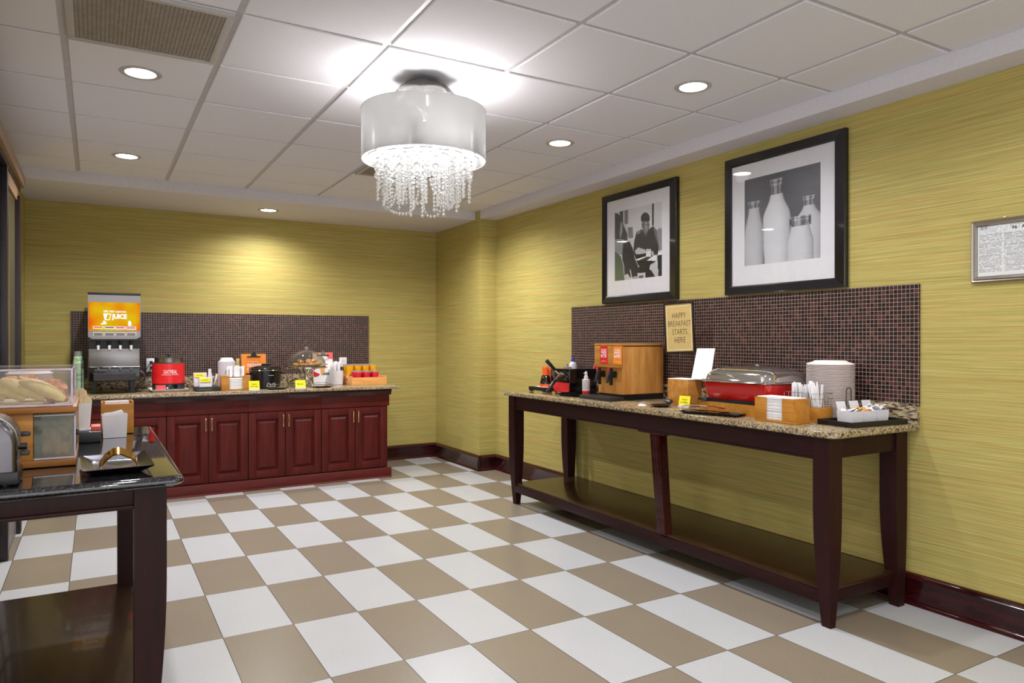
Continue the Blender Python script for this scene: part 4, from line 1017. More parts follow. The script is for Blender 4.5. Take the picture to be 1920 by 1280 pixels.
# cups in holder
c = B(); c.lathe([(.0285, .112), (.030, .112), (.041, .006), (.0435, .004), (.0435, 0), (.0410, 0), (.0403, .006), (.0293, .1115), (0, .1115), (0, .112), (.0285, .112)], seg=32)
cp = c.build('plastic_cup', 'cup', loc=(-.127, 7.0, ZB))
c = B(); c.lathe([(.0415, .012), (.0345, .07), (.0344, .07), (.0414, .012)], seg=32); c.build('green_print', 'green', cp)
tag(cp, 'clear plastic cup with green print in the upside down stack', 'cup', 'upside down cup stack left of the juice dispenser')
for k in range(1, 23): dup(cp, (-.127+random.uniform(-.0005, .0005), 7.0, ZB+k*.0108))
t = thing('cup_holder', 'thin black wire holder round the stack of plastic cups', 'holder', (-.127, 7.0, ZB))
b = B()
for z in (.12, .16, .285): b.tube([(.05*math.cos(2*PI*k/24), .05*math.sin(2*PI*k/24), z) for k in range(25)], .0018, 6)
for a in (0.4, 1.9, 3.5, 5.2): b.cyl((.05*math.cos(a), .05*math.sin(a), 0), (.05*math.cos(a), .05*math.sin(a), .29), .0018, seg=6)
b.build('wire_frame', 'black', t)
# juice dispenser
jx = .134; t = thing('juice_dispenser', 'tall steel juice dispenser with glowing orange JUICE sign', 'juice dispenser', (jx, 6.78, ZB))
hw = .191
for sx in (-.152, .13):
    for y in (.07, .44):
        b = B(); b.loft([[(sx-.012, y-.016, 0), (sx+.016, y-.016, 0), (sx+.016, y+.016, 0), (sx-.012, y+.016, 0)], [(sx-.018, y-.02, .10), (sx+.026, y-.02, .10), (sx+.026, y+.02, .10), (sx-.018, y+.02, .10)]]); b.build('leg', 'black', t)
B().box(-hw, hw, .03, .52, .1005, .215, .012, 3).build('lower_housing', 'blackg', t)
b = B(); b.loft([[(-.148, -.09, .112), (.146, -.09, .112), (.156, .029, .105), (-.158, .029, .105)], [(-.150, -.09, .166), (.148, -.09, .166), (.156, .029, .175), (-.158, .029, .175)]]); b.build('drip_tray', 'charcoal', t)
B().box(-hw, hw, .045, .5, .2155, .224, .002).build('trim_line', 'chrome', t)
B().box(-hw+.003, hw-.003, .055, .5, .2245, .372, .006).build('steel_front', 'steel', t)
B().box(-hw+.004, hw-.004, .09, .5, .3725, .452).build('recess', 'black', t)
for k in range(4):
    x = -.118+k*.080
    n_ = B(); n_.cyl((x, .03, .40), (x, .03, .452), .011, seg=14); n_.box(x-.012, x+.012, .03, .10, .405, .43, .002); nn = n_.build('nozzle', 'black', t)
    B().cyl((x, .03, .362), (x, .03, .3995), .009, .012, 16).build('nozzle_tip', 'white', nn)
    B().box(x-.008, x+.008, .026, .036, .18, .215, .003).build('push_lever', 'dsteel', t)
b = B(); pts = [(-hw, .0, .47), (-hw+.03, 0, .452), (hw-.03, 0, .452), (hw, 0, .47), (hw, 0, .815), (-hw, 0, .815)]
b.prism(pts, (0, .5, 0)); b.build('head_housing', 'steelx', t)
B().box(-hw-.002, hw+.002, -.004, .5, .8155, .835, .006, 3).build('top_cap', 'black', t)
b = B(); b.prism([(-hw-.001, -.002, .458), (-hw+.03, -.002, .449), (hw-.03, -.002, .449), (hw+.001, -.002, .458), (hw+.001, -.002, .440), (-hw-.001, -.002, .440)], (0, .5, 0)); b.build('black_brow', 'black', t)
zs0, zs1 = .521, .755
sg = B().box(-.186, .186, -.006, -.0005, zs0, zs1).build('lit_sign', 'backlit', t, smooth=False)
def S_(u, v):    # pixel of the zoomed sign to local
    return (-.186+.372*(u-85)/1560, zs1-(zs1-zs0)*(v-100)/845)
def stext(s, u0, u1, v0, v1, off=.03):
    x0, z1_ = S_(u0, v0); x1, z0_ = S_(u1, v1)
    text(s, x1-x0, z1_-z0_, 'backlitw', sg, (x0, -.0065, z0_), (1, 0, 0), (0, 0, 1), off=off)
stext('100%', 530, 668, 340, 402); stext('THIRST', 690, 872, 345, 402); stext('QUENCHING', 895, 1215, 350, 412); stext('JUICE', 775, 1240, 445, 632, .05)
def pol(pts, m, par, y=-.0066, t_=.0004, nm='mark'):
    b = B(); b.prism([(S_(u, v)[0], y, S_(u, v)[1]) for u, v in pts], (0, t_, 0)); return b.build(nm, m, par, smooth=False)
pol([(520, 430), (620, 440), (640, 470), (600, 620), (560, 620)], 'backlitw', sg, nm='cup_mark'); pol([(620, 430), (765, 440), (760, 465), (620, 462)], 'backlitw', sg, nm='cup_mark')
pol([(735, 465), (760, 465), (715, 635), (690, 625)], 'backlitw', sg, nm='cup_mark'); pol([(590, 605), (700, 612), (695, 636), (590, 636)], 'backlitw', sg, nm='cup_mark')
pol([(440, 765), (470, 725), (520, 715), (510, 660), (550, 645), (600, 680), (630, 745)], 'backlitw', sg, nm='fruit_mark'); pol([(1280, 795), (1280, 690), (1305, 640), (1350, 650), (1380, 720), (1365, 800)], 'backlitw', sg, nm='bottle_mark')
for k, m_ in enumerate(('rust', 'tealg', 'magenta', 'magenta')):
    u0 = (230, 575, 900, 1230)[k]; pol([(u0-14, 812+6*k), (u0+290, 812+6*k), (u0+290, 885+6*k), (u0-14, 885+6*k)], 'backlitw', sg, -.0066, nm='flavour_label'); pol([(u0, 822+6*k), (u0+272, 822+6*k), (u0+272, 870+4*k), (u0, 870+4*k)], m_, sg, -.0071, nm='flavour_label')
for k in range(4):
    x = -.118+k*.080
    bt = B().box(x-.036, x+.036, -.004, -.0005, .476, .508, .002).build('dispense_button', 'cream', t)
    B().box(x-.032, x+.032, -.006, -.0042, .480, .504).build('button_face', 'dsteel', bt)
B().tube([(.185, .1, .18), (.215, .12, .165), (.235, .16, .12), (.225, .22, .07), (.19, .3, .02), (.15, .38, .008)], .0075, 10).build('drain_hose', 'greyp', t)
# oatmeal warmer and tray
plate_square('white_tray', 'shallow white tray under the red oatmeal warmer', 'tray', (.545, 6.895, ZB), 0, .150, .165, 'white', .022, .018)
ox, oy = .548, 6.905
t = thing('soup_warmer', 'round warmer wrapped in a red OATMEAL label with a steel pot', 'food warmer', (ox, oy, ZB+.0065)); r = .128
B().lathe([(0, 0), (r-.004, 0), (r, .004), (r, .238), (r-.006, .243), (0, .243)], seg=56).build('warmer_body', 'charcoal', t)
B().lathe([(r+.0005, .062), (r+.0025, .0625), (r+.0025, .2335), (r+.0005, .234)], seg=64).build('red_label', 'red', t)
B().lathe([(0, .2435), (.112, .2435), (.110, .276), (.117, .279), (.117, .284), (.105, .287), (.02, .293), (0, .293)], seg=56).build('steel_pot', 'steelx', t)
B().lathe([(0, .293), (.006, .293), (.006, .300), (.016, .302), (.016, .310), (0, .312)], seg=20).build('lid_knob', 'black', t)
o = text('OATMEAL', .110, .034, 'whiteink', t, (-.050, -.2, .146), (1, 0, 0), (0, 0, 1)); bend(o, 0, 0, r+.0045)
o = text('TOPPINGS: BROWN SUGAR AND RAISINS', .14, .007, 'whiteink', t, (-.066, -.2, .134), (1, 0, 0), (0, 0, 1)); bend(o, 0, 0, r+.0045)
o = B().loft([[(-.124+.092*k/8, 0, .008) for k in range(9)], [(-.124+.092*k/8, 0, .050) for k in range(9)]], cap=False, closed=False).build('pink_label', 'pink', t); bend(o, 0, 0, r+.0022)
o = B().loft([[(-.028+.09*k/8, 0, .008) for k in range(9)], [(-.028+.09*k/8, 0, .052) for k in range(9)]], cap=False, closed=False).build('control_plate', 'blackg', t); bend(o, 0, 0, r+.0018)
B().cyl((.016, -r-.0019, .028), (.016, -r-.016, .028), .016, .013, 20).build('dial', 'black', t); B().cyl((-.02, -r+.001, .026), (-.02, -r-.004, .026), .007, seg=14).build('rocker_switch', 'white', t)
# condiments tray (back)
t = thing('riser_tray', 'black slotted tray between the oatmeal warmer and the napkin holder', 'tray', (.835, 6.745, ZB))
b = B(); b.box(-.098, .098, -.09, .09, .0, .038, .004); b.build('tray_body', 'charcoal', t); B().box(-.075, .03, -.0915, -.0902, .008, .022).build('hand_slot', 'blackg', t)
for (x, y, z, lab, zz) in ((.735, 6.76, 0, 'white bin with a yellow label at the back of the black slotted tray', .118), (.768, 6.664, 0, 'white bin with a yellow label at the front of the black slotted tray', .080)):
    tt = bin_(lab, (x, y, ZB+.0385), 0, .105, .07, zz, 0, 'white labelled bins on the back counter')
    B().box(.006, .088, -.004, -.001, zz-.038, zz-.006).build('yellow_label', 'yellow', tt); text('CREAMER' if zz > .1 else 'SWEETENER', .05, .007, 'ink', tt, (.02, -.0045, zz-.024), (1, 0, 0), (0, 0, 1))
b = B(); b.box(-.012, .012, -.002, .002, 0, .085, .003); st = b.build('stir_stick', 'white', loc=(.878, 6.80, ZB+.0735), rot=(.1, .1, .2)); st.location.z = ZB+.0395
tag(st, 'white upright packet stuck behind the labelled bins', 'packet', 'white packets on the slotted tray')
for k, (x, y, r_, s_) in enumerate(((.862, 6.80, .05, 1.75), (.884, 6.78, -.15, 1.35), (.905, 6.76, .2, 1.25), (.898, 6.72, .35, 1.0))):
    o = st.copy(); C.objects.link(o); o.location = (x, y, ZB+.0395); o.rotation_euler = (.05, r_, .3*k); o.scale = (1, 1, s_)
# bowls carton
t = thing('bowl_stack', 'pale speckled sleeve of foam bowls behind the back napkin holder', 'bowls', (1.03, 6.935, ZB))
b = B(); b.lathe([(0, 0), (.066, 0), (.072, .005), (.0745, .238), (.073, .246), (0, .246)], seg=40); b.build('paper_sleeve', 'speck', t)
B().lathe([(0, .2465), (.073, .2465), (.074, .25), (.060, .258), (.052, .278), (.045, .282), (0, .283)], seg=40).build('top_bowl', 'whitec', t)
o = B().tube(arc((-.0, 0, .150), .022, 20, 250, 16), .0022, 6).build('printed_ring', 'ink', t); bend(o, 0, 0, .0755)
# back napkin holder with wrapped cutlery
napkin_box('oak napkin holder standing on the back counter', (1.062, 6.69, ZB), 0, .236, .13, .13, -.055, .052, 16, 'folded white napkin in the holder on the back counter', 'oak', -.022)
sleeves(30, (1.072, 6.71), (.075, .018), ZB+.118, .095, 'white wrapped cutlery standing in the back counter napkin holder', 'wrapped cutlery in the back napkin holder', .12, 9, .016)
# clipboards
def clipboard(label, x0, x1, y, z1, paper, texts, lean=.10, name='clipboard'):
    t = thing('clipboard', label, 'clipboard', ((x0+x1)/2, y, ZB), 0, 'clipboards leaning on the back counter', rx=-lean)
    h = z1-ZB; w = (x1-x0)/2
    b = B(); b.box(-w, w, 0, .004, 0.0005, h, .0015); b.build('board', 'oak', t)
    B().box(-w+.004, w-.004, -.002, -.0004, .004, h-.012).build('paper', paper, t, smooth=False)
    B().box(-.06, .06, -.012, -.0022, h-.030, h-.022, .002).build('clip_bar', 'black', t)
    b = B(); b.loft([[(-.03, -.014, h-.024), (.03, -.014, h-.024), (.03, .0, h-.024), (-.03, .0, h-.024)], [(-.014, -.012, h+.006), (.014, -.012, h+.006), (.014, .0, h+.006), (-.014, .0, h+.006)]]); b.ball((0, -.008, h+.012), .009, 2); b.build('clip', 'chrome' if paper == 'paper' else 'black', t)
    return t, h, w
t, h, w = clipboard('orange DIETARY clipboard behind the slow cooker', 1.17, 1.395, 7.0, 1.19, 'orange', None)
text('A FEW MORE OPTIONS', .10, .009, 'whiteink', t, (-.058, -.0024, h-.078), (1, 0, 0), (0, 0, 1)); text('DIETARY', .125, .03, 'whiteink', t, (-.058, -.0024, h-.122), (1, 0, 0), (0, 0, 1), off=.01)
text('NEEDS', .10, .03, 'whiteink', t, (-.058, -.0024, h-.162), (1, 0, 0), (0, 0, 1), off=.01)
tag(B().box(0, .03, 0, .006, 0, .27, .001).build('cork_board', 'tan', loc=(1.138, 7.09, ZB), rot=(-.05, 0, 0)), 'tan board edge showing left of the orange clipboard', 'board')
t, h, w = clipboard('white clipboard with red fruit and a drink, right of the domed stand', 1.855, 2.06, 7.085, 1.195, 'paper', None)
def flat(pts, m, nm, y=-.0024):
    b = B(); b.prism([(p[0], y, p[1]) for p in pts], (0, -.0003, 0)); return b.build(nm, m, t, smooth=False)
flat([(-w+.006, h-.155), (-w+.035, h-.155), (-w+.01, h-.18), (-w+.006, h-.18)], 'redb', 'red_shape'); flat([(-w+.006, h-.185), (-w+.07, h-.215), (-w+.055, h-.235), (-w+.02, h-.245), (-w+.006, h-.235)], 'cran', 'fruit_picture')
flat([(-.032, h-.155), (.018, h-.155), (.008, h-.225), (-.022, h-.225)], 'crate', 'drink_picture'); flat([(.01, h-.2), (.06, h-.2), (.06, h-.225), (-.01, h-.225)], 'greyp', 'grey_shape'); flat([(.03, h-.11), (.04, h-.108), (.045, h-.128), (.032, h-.125)], 'magenta', 'fruit_picture')
flat([(.03, h-.004), (w-.004, h-.004), (w-.004, h-.07), (.05, h-.06)], 'pink', 'pink_corner')
text('SMOOTHIE', .06, .008, 'ink', t, (.0, -.0025, h-.078), (1, 0, 0), (0, 0, 1)); text('BAR', .03, .009, 'ink', t, (.0, -.0025, h-.092), (1, 0, 0), (0, 0, 1))
# slow cooker
t = thing('slow_cooker', 'black oval slow cooker with grey control panel', 'slow cooker', (1.345, 6.80, ZB))
def ell(rx, ry, z, n=48): return [(rx*math.cos(2*PI*k/n), ry*math.sin(2*PI*k/n), z) for k in range(n)]
for a in (.6, 2.5, 3.8, 5.6): B().cyl((.1*math.cos(a), .075*math.sin(a), 0), (.1*math.cos(a), .075*math.sin(a), .01), .009, seg=12).build('foot', 'black', t)
B().loft([ell(.115, .095, .0105), ell(.126, .105, .02), ell(.138, .115, .10), ell(.141, .118, .165)]).build('cooker_body', 'blackm', t)
B().loft([ell(.143, .120, .1655), ell(.145, .122, .168), ell(.143, .12, .172)]).build('silver_rim', 'chrome', t)
B().loft([ell(.139, .116, .1725), ell(.147, .124, .177), ell(.147, .124, .183), ell(.138, .114, .188)]).build('crock_rim', 'blackg', t)
B().loft([ell(.135, .112, .1885), ell(.13, .108, .195), ell(.08, .066, .208), ell(.02, .016, .212)]).build('lid', 'blackg', t)
B().box(-.036, .042, -.02, .02, .2122, .230, .005, 3).build('lid_handle', 'black', t)
for s in (-1, 1): B().box(s*.141-.0 if s > 0 else -.172, .172 if s > 0 else -.141, -.03, .03, .128, .142, .004).build('side_handle', 'black', t)
def cook_y(x, z, off):
    f = (z-.02)/.145; rx = .126+.015*f; ry = .105+.013*f; return -ry*math.sqrt(max(0, 1-(x/rx)**2))-off
def cook_patch(x0, x1, zb, zt, off, nm, m):
    bm = B(); cols = []
    for k in range(15):
        x = x0+(x1-x0)*k/14; e = 2*k/14-1; top = zb+(zt-zb)*(1-abs(e)**3.2*.75)
        cols.append([(x, cook_y(x, zb+(top-zb)*q/6, off), zb+(top-zb)*q/6) for q in range(7)])
    bm.loft(cols, cap=False, closed=False); return bm.build(nm, m, t)
cook_patch(-.012, .070, .018, .078, .0012, 'control_panel', 'greyp2'); cook_patch(-.002, .060, .028, .062, .0022, 'panel_window', 'blackg')
for x in (.018, .042): B().cyl((x, cook_y(x, .042, .0023), .042), (x, cook_y(x, .042, .012), .042), .0085, .0075, seg=16).build('control_knob', 'greyp2', t)
text('crockpot', .048, .010, 'whiteink', t, (.0, -.1185, .118), (1, 0, 0), (0, .08, 1))
card('yellow name card at the left foot of the slow cooker', (1.198, 6.537, ZB), 0, .088, .085, 'Peeled', 'Boiled Eggs')
card('yellow name card in front of the domed pedestal stand', (1.60, 6.548, ZB), 0, .092, .080, 'Biscuit')
def oval_plate(label, x, y, rx=.098, ry=.045):
    t = thing('spoon_rest', label, 'plate', (x, y, ZB)); B().loft([ell(rx*.6, ry*.6, 0), ell(rx, ry, .010), ell(rx, ry, .012), ell(rx*.8, ry*.75, .006), ell(rx*.2, ry*.2, .004)]).build('plate_body', 'black', t)
oval_plate('small black oval dish with tongs in front of the slow cooker', 1.402, 6.60); oval_plate('small black oval dish with tongs in front of the domed stand', 1.825, 6.64, .105, .05)
tongs('silver tongs arched over the dish by the slow cooker', (1.47, 6.60, ZB+.0125), 0, .23, 'chrome', .016)
tongs('silver tongs on the dish at the foot of the domed stand', (1.80, 6.63, ZB+.0125), .35, .17, 'chrome', .016)
# domed stand
dxx, dyy = 1.735, 6.87
t = thing('cake_stand', 'chrome pedestal stand with clear dome over round cookies', 'cake stand', (dxx, dyy, ZB))
B().lathe([(0, 0), (.062, 0), (.064, .006), (.056, .012), (.050, .03), (.030, .06), (.022, .085), (.026, .11), (.042, .14), (.062, .165), (.066, .172), (0, .172)], seg=48).build('pedestal', 'chrome', t)
B().lathe([(0, .1722), (.15, .1722), (.192, .176), (.200, .180), (.200, .186), (.185, .190), (.178, .196), (0, .196)], seg=72).build('plate', 'chrome', t)
prof = [(.180, .1965)]+[(.180*math.cos(a)**.9, .1965+.150*math.sin(a)**1.12) for a in [math.radians(6*k) for k in range(1, 15)]]+[(.012, .3475)]
B().lathe(prof, seg=72).build('dome', 'dome', t)
B().lathe([(0, .347), (.014, .348), (.011, .356), (.019, .362), (.019, .374), (.012, .378), (0, .379)], seg=28).build('dome_knob', 'cup', t)
rr_ = random.Random(4); ck = None
spots = [(-.10, -.03, .003, .2), (-.05, -.085, .003, .1), (.02, -.10, .003, .0), (.085, -.07, .003, .15), (.11, .0, .003, .3), (.02, .02, .003, 0), (-.06, .05, .003, 0), (.06, .09, .003, 0), (-.065, -.04, .032, .4), (.015, -.055, .034, -.5), (.06, -.02, .032, .2)]
for k, (x, y, z, tl) in enumerate(spots):
    p = (dxx+x, dyy+y, ZB+.1965+z+.012)
    if ck is None:
        ck = B().lathe([(0, -.013), (.03, -.012), (.036, -.004), (.034, .004), (.02, .012), (0, .014)], seg=28).build('cookie', 'cookie', loc=p); tag(ck, 'round golden biscuit under the clear dome', 'biscuit', 'golden biscuits under the dome')
    else: o = ck.copy(); C.objects.link(o); o.location = p
    (ck if k == 0 else o).rotation_euler = (tl, tl*.5, k)
# outlets
def outlet(label, x, z, w=.08, h=.125):
    t = thing('wall_outlet', label, 'outlet', (x, WY-.0082, z), group='white wall outlets'); B().box(-w/2, w/2, -.007, -.0003, 0, h, .002).build('cover_plate', 'whitec', t)
    for zz in (h*.3, h*.7): B().box(-.016, .016, -.0085, -.0072, zz-.016, zz+.016, .0005).build('socket', 'white', t)
    return t
t = outlet('white outlet with black plugs between juice dispenser and oatmeal warmer', .443, 1.024)
for zz in (.04, .088): B().box(-.012, .012, -.034, -.0087, zz-.012, zz+.012, .004).build('plug', 'black', t)
B().tube([(0, -.03, .04), (-.02, -.06, .0), (-.08, -.12, -.08), (-.15, -.25, -.135), (-.20, -.35, -.142)], .0035, 8).build('power_cord', 'black', t)
B().tube([(0, -.03, .088), (-.03, -.08, .05), (-.09, -.16, -.06), (-.13, -.3, -.142), (-.2, -.42, -.1435), (-.33, -.4, -.12)], .0035, 8).build('power_cord', 'black', t)
outlet('plain white outlet above the juice cups on the brown mosaic', 2.262, 1.035, .08, .1)
# cup of spoons
t = thing('utensil_cup', 'white cup holding wrapped spoons left of the wooden crate', 'cup', (2.075, 7.02, ZB))
B().lathe([(0, 0), (.052, 0), (.056, .004), (.061, .138), (.059, .138), (.054, .008), (0, .008)], seg=36).build('cup_body', 'white', t)
sleeves(22, (2.075, 7.02), (.026, .026), ZB+.0085, .215, 'white wrapped spoon standing in the white cup', 'wrapped spoons in the white cup', .14, 12, .02)
# juice crate
kx0, kx1, ky0, ky1 = 2.156, 2.512, 6.797, 7.17
t = thing('wooden_crate', 'pale wooden crate holding red and yellow juice cups', 'crate', ((kx0+kx1)/2, (ky0+ky1)/2, ZB)); hx, hy = (kx1-kx0)/2, (ky1-ky0)/2
B().box(-hx, hx, -hy, -hy+.012, 0, .075, .002).build('front_board', 'crate', t); B().box(-hx, hx, hy-.012, hy, 0, .075, .002).build('rear_board', 'crate', t)
for s in (-1, 1):
    o = B().box(min(s*hx, s*(hx-.012)), max(s*hx, s*(hx-.012)), -hy+.0125, hy-.0125, 0, .085, .002).build('side_board', 'crate', t)
    B().cyl((s*(hx+.0004), -.02, .05), (s*(hx-.002), -.02, .05), .014, seg=20).build('hand_hole', 'dark', o)
B().box(-hx+.0125, hx-.0125, -hy+.0125, hy-.0125, .002, .045).build('crate_floor', 'crate', t)
B().box(-hx+.0125, hx-.0125, .0, hy-.0125, .0455, .105).build('raised_step', 'crate', t)
def juice(label, m, group):
    t = thing('juice_cup', label, 'cup', group=group)
    B().lathe([(.0392, .0785), (.041, .092), (.0395, .092), (.038, .0785), (.0392, .0785)], seg=28).build('cup_body', 'cup', t)
    B().lathe([(0, 0), (.030, 0), (.0390, .078), (0, .078)], seg=28).build('juice', m, t); return t
A1 = juice('red juice cup in the front rows of the wooden crate', 'cran', 'red juice cups in the crate'); A2 = juice('yellow juice cup on the raised back of the wooden crate', 'oj', 'yellow juice cups in the crate')
n1 = 0
for j in range(2):
    for i in range(3 if j == 0 else 3):
        p = (2.222+.088*i+.012, 6.857+.082*j, ZB+.0455)
        if n1 == 0: A1.location = p
        else: dup(A1, p)
        n1 += 1
n1 = 0
for j in range(2):
    for i in range(4):
        p = (2.205+.0805*i, 7.022+.082*j if j == 0 else 7.108, ZB+.1055)
        if n1 == 0: A2.location = p
        else: dup(A2, p)
        n1 += 1
# ================================================================= ISLAND ITEMS
ZI = .9005
t = plate_square('serving_plate', 'square black plate with wavy rim and gold tongs on black granite', 'plate', (.057, 2.69, ZI), .03, .10, .165, 'blackg', .024, .03)
for v in t.children[0].data.vertices:
    if v.co.z > .012: v.co.z += .0022*math.sin(v.co.x*190+v.co.y*170)
t.children[0].data.materials[0] = M['slate']
t = thing('gold_tongs', 'shiny gold tongs standing bent on the square black plate', 'tongs', (.062, 2.655, ZI+.0062))
pts = [(-.052, 0, .002), (-.05, 0, .012), (-.036, .0, .034), (-.014, 0, .050), (.006, 0, .052), (.028, 0, .040), (.046, 0, .030), (.054, 0, .014), (.053, 0, .002)]
B().strip(pts, .004, (0, .040, .016)).build('tong_strap', 'gold', t, ang=50)
B().strip([(p[0]*.78+.004, .05, p[2]*.8+.001) for p in pts], .003, (0, .02, 0)).build('tong_arm', 'gold', t, ang=50)
# white bin and wooden holder
def sheets(n, c, hx, hy, z, label, group, m='paper'):
    rr_ = random.Random(n)
    for k in range(n):
        b = B(); b.box(-hx, hx, -.0012, .0012, -hy, hy)
        o = b.build('paper_packet', m, loc=(c[0]+rr_.uniform(-.5, .5)*.03, c[1]-.03+.06*k/max(1, n-1), z+rr_.uniform(-.006, .006)), rot=(rr_.uniform(-.2, .2), rr_.uniform(-.35, .35), rr_.uniform(-.2, .2))); tag(o, label, 'packet', group)
t = bin_('white bin of paper packets standing on the black granite', (.022, 3.50, ZI), 0.03, .096, .085, .098, 0)
sheets(6, (.068, 3.545), .030, .030, ZI+.074, 'white paper packet in the bin on the black granite', 'paper packets in the white island bin')
t = thing('wooden_holder', 'amber wood holder with white paper, behind the white bin on black granite', 'holder', (.083, 3.69, ZI), .03)
b = B(); b.box(-.064, .064, -.034, -.026, .0, .133, .002); b.build('front_panel', 'orangewood', t); B().box(-.064, .064, .026, .034, 0, .146, .002).build('rear_panel', 'orangewood', t)
B().box(-.064, -.057, -.0255, .0255, 0, .142, .001).build('side_panel', 'orangewood', t); B().box(.057, .064, -.0255, .0255, 0, .142, .001).build('side_panel', 'orangewood', t)
tag(B().box(-.050, .046, -.012, .012, 0, .144, .004).build('tissue_stack', 'paper', loc=(.083, 3.69, ZI+.0005), rot=(0, 0, .03)), 'stack of white tissues inside the amber wood holder', 'tissues')
# black riser box with white canister and sticks
t = thing('riser_tray', 'black tray on the island beside the white paper bin', 'tray', (-.075, 3.50, ZI)); B().box(-.11, .092, -.11, .11, 0, .044, .003).build('tray_body', 'black', t)
tag(B().box(-.017, .017, -.05, .05, 0, .018, .002).build('flat_box', 'salmon', loc=(-.001, 3.47, ZI+.0443)), 'flat salmon red box on the black island tray', 'box')
t = thing('utensil_canister', 'square white canister of wooden stirrers on the black island tray', 'canister', (-.043, 3.475, ZI+.0443))
frustum_box(B(), 0, 0, 0, .113, .020, .028, .028, .034, .003, .006).build('canister_body', 'whitec', t); B().box(-.026, .026, -.034, .034, -.0001, .006, .001).build('canister_foot', 'white', t)
b = B(); b.prism([(-.009, -.001, 0), (.009, -.001, 0), (.010, -.001, .15), (.007, -.001, .165), (0, -.001, .172), (-.007, -.001, .165), (-.010, -.001, .15)], (0, .003, 0)); st = b.build('wooden_stirrer', 'wstick', loc=(-.055, 3.47, ZI+.05), rot=(0, -.05, 0), smooth=False); tag(st, 'pale wooden stirrer in the white canister', 'stirrer', 'wooden stirrers in the canister')
for k, (x, y, r_, s_) in enumerate(((-.050, 3.462, .0, 1.0), (-.046, 3.475, .03, .95), (-.040, 3.46, .05, .82), (-.033, 3.468, .08, .76), (-.048, 3.485, -.03, .97))):
    o = st.copy(); C.objects.link(o); o.location = (x, y, ZI+.05); o.rotation_euler = (0, r_, .1*k); o.scale = (1, 1, s_)
# stack of bowls behind the case
bw = B().lathe([(0, 0), (.05, 0), (.058, .01), (.080, .05), (.082, .054), (.078, .054), (.055, .012), (.048, .004), (0, .004)], seg=44).build('foam_bowl', 'foam', loc=(-.235, 3.52, ZI)); tag(bw, 'white foam bowl stacked behind the pastry case', 'bowl', 'white foam bowls behind the pastry case')
for k in range(1, 22): o = bw.copy(); C.objects.link(o); o.location = (-.235, 3.52, ZI+k*.0108)
tag(B().lathe([(.082, 0), (.0825, .002), (.078, .004), (.060, .016), (.052, .018), (0, .018), (0, .016), (.05, .016), (.078, 0), (.082, 0)], seg=44).build('foam_bowl', 'foam', loc=(-.235, 3.52, ZI+21*.0108+.0545)), 'upturned white foam bowl topping the stack behind the pastry case', 'bowl')
# pastry case
kx = -.058; kl = -.50; ky0, ky1 = 2.80, 3.22
t = thing('pastry_case', 'wood and clear acrylic pastry display case on the black granite', 'display case', (0, 0, ZI))
def zc(z): return z-ZI
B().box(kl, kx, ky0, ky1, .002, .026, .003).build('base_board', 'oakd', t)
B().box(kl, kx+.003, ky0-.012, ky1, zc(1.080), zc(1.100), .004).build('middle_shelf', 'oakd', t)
B().box(-.29, -.178, ky0, ky0+.012, .0265, zc(1.0795), .001).build('front_divider', 'orangewood', t)
B().box(kl, -.46, ky0, ky0+.012, .0265, zc(1.0795), .001).build('front_divider', 'orangewood', t)
B().box(kl, kx, ky1-.01, ky1, .0265, zc(1.0795), .001).build('back_board', 'orangewood', t)
b = B(); x0, x1, z0, z1 = -.176, kx-.002, .030, zc(1.076)
b.quad([(x0, ky0+.002, z0), (x1, ky0+.002, z0), (x1, ky0+.002, z1), (x0, ky0+.002, z1)]); b.quad([(x1, ky0+.002, z0), (x1, ky1-.02, z0), (x1, ky1-.02, z1), (x1, ky0+.002, z1)]); b.build('bread_drawer', 'acrh', t, smooth=False)
b = B(); b.box(x0, x1+.001, ky0-.001, ky0+.003, z0-.003, z0+.002); b.box(x0, x1+.001, ky0-.001, ky0+.003, z1-.006, z1-.003); b.box(x1-.003, x1+.001, ky0-.001, ky0+.003, z0, z1); b.build('drawer_edge', 'acre', t)
B().box(x1+.0005, x1+.010, ky0+.02, ky0+.05, zc(1.0), zc(1.02), .002).build('drawer_hinge', 'dark', t)
zt0, zt1 = zc(1.1015), zc(1.222); a0, a1 = kl+.01, kx-.012
b = B()
b.quad([(a0, ky0, zt0), (a1, ky0, zt0), (a1, ky0+.004, zt1), (a0, ky0+.004, zt1)]); b.quad([(a1, ky0, zt0), (a1, ky1-.02, zt0), (a1, ky1-.02, zt1), (a1, ky0+.004, zt1)])
b.quad([(a0, ky1-.02, zt0), (a1, ky1-.02, zt0), (a1, ky1-.02, zt1), (a0, ky1-.02, zt1)]); b.build('acrylic_bin', 'acr', t, smooth=False)
b = B(); e = .0035
for (p, q) in (((a0, ky0+.004, zt1), (a1, ky0+.004, zt1)), ((a1, ky0+.004, zt1), (a1, ky1-.02, zt1)), ((a0, ky1-.02, zt1), (a1, ky1-.02, zt1)), ((a1, ky0, zt0+.003), (a1, ky0+.004, zt1)), ((a0, ky0-.001, zt0+.003), (a1, ky0-.001, zt0+.003)), ((a1, ky1-.02, zt0+.003), (a1, ky1-.02, zt1)), ((a1, ky0, zt0+.003), (a1, ky1-.02, zt0+.003))):
    b.cyl(p, q, e, seg=6)
b.build('acrylic_edges', 'acre', t)
b = B(); b.quad([(a0, ky0+.01, zt1+.003), (a1, ky0+.01, zt1+.003), (a1, ky1-.03, zt1+.003), (a0, ky1-.03, zt1+.003)]); b.build('hinged_lid', 'acr', t, smooth=False)
B().box(kl+.02, kx-.02, ky0+.008, ky1-.03, zc(1.1005), zc(1.104)).build('tray_liner', 'cream', t)
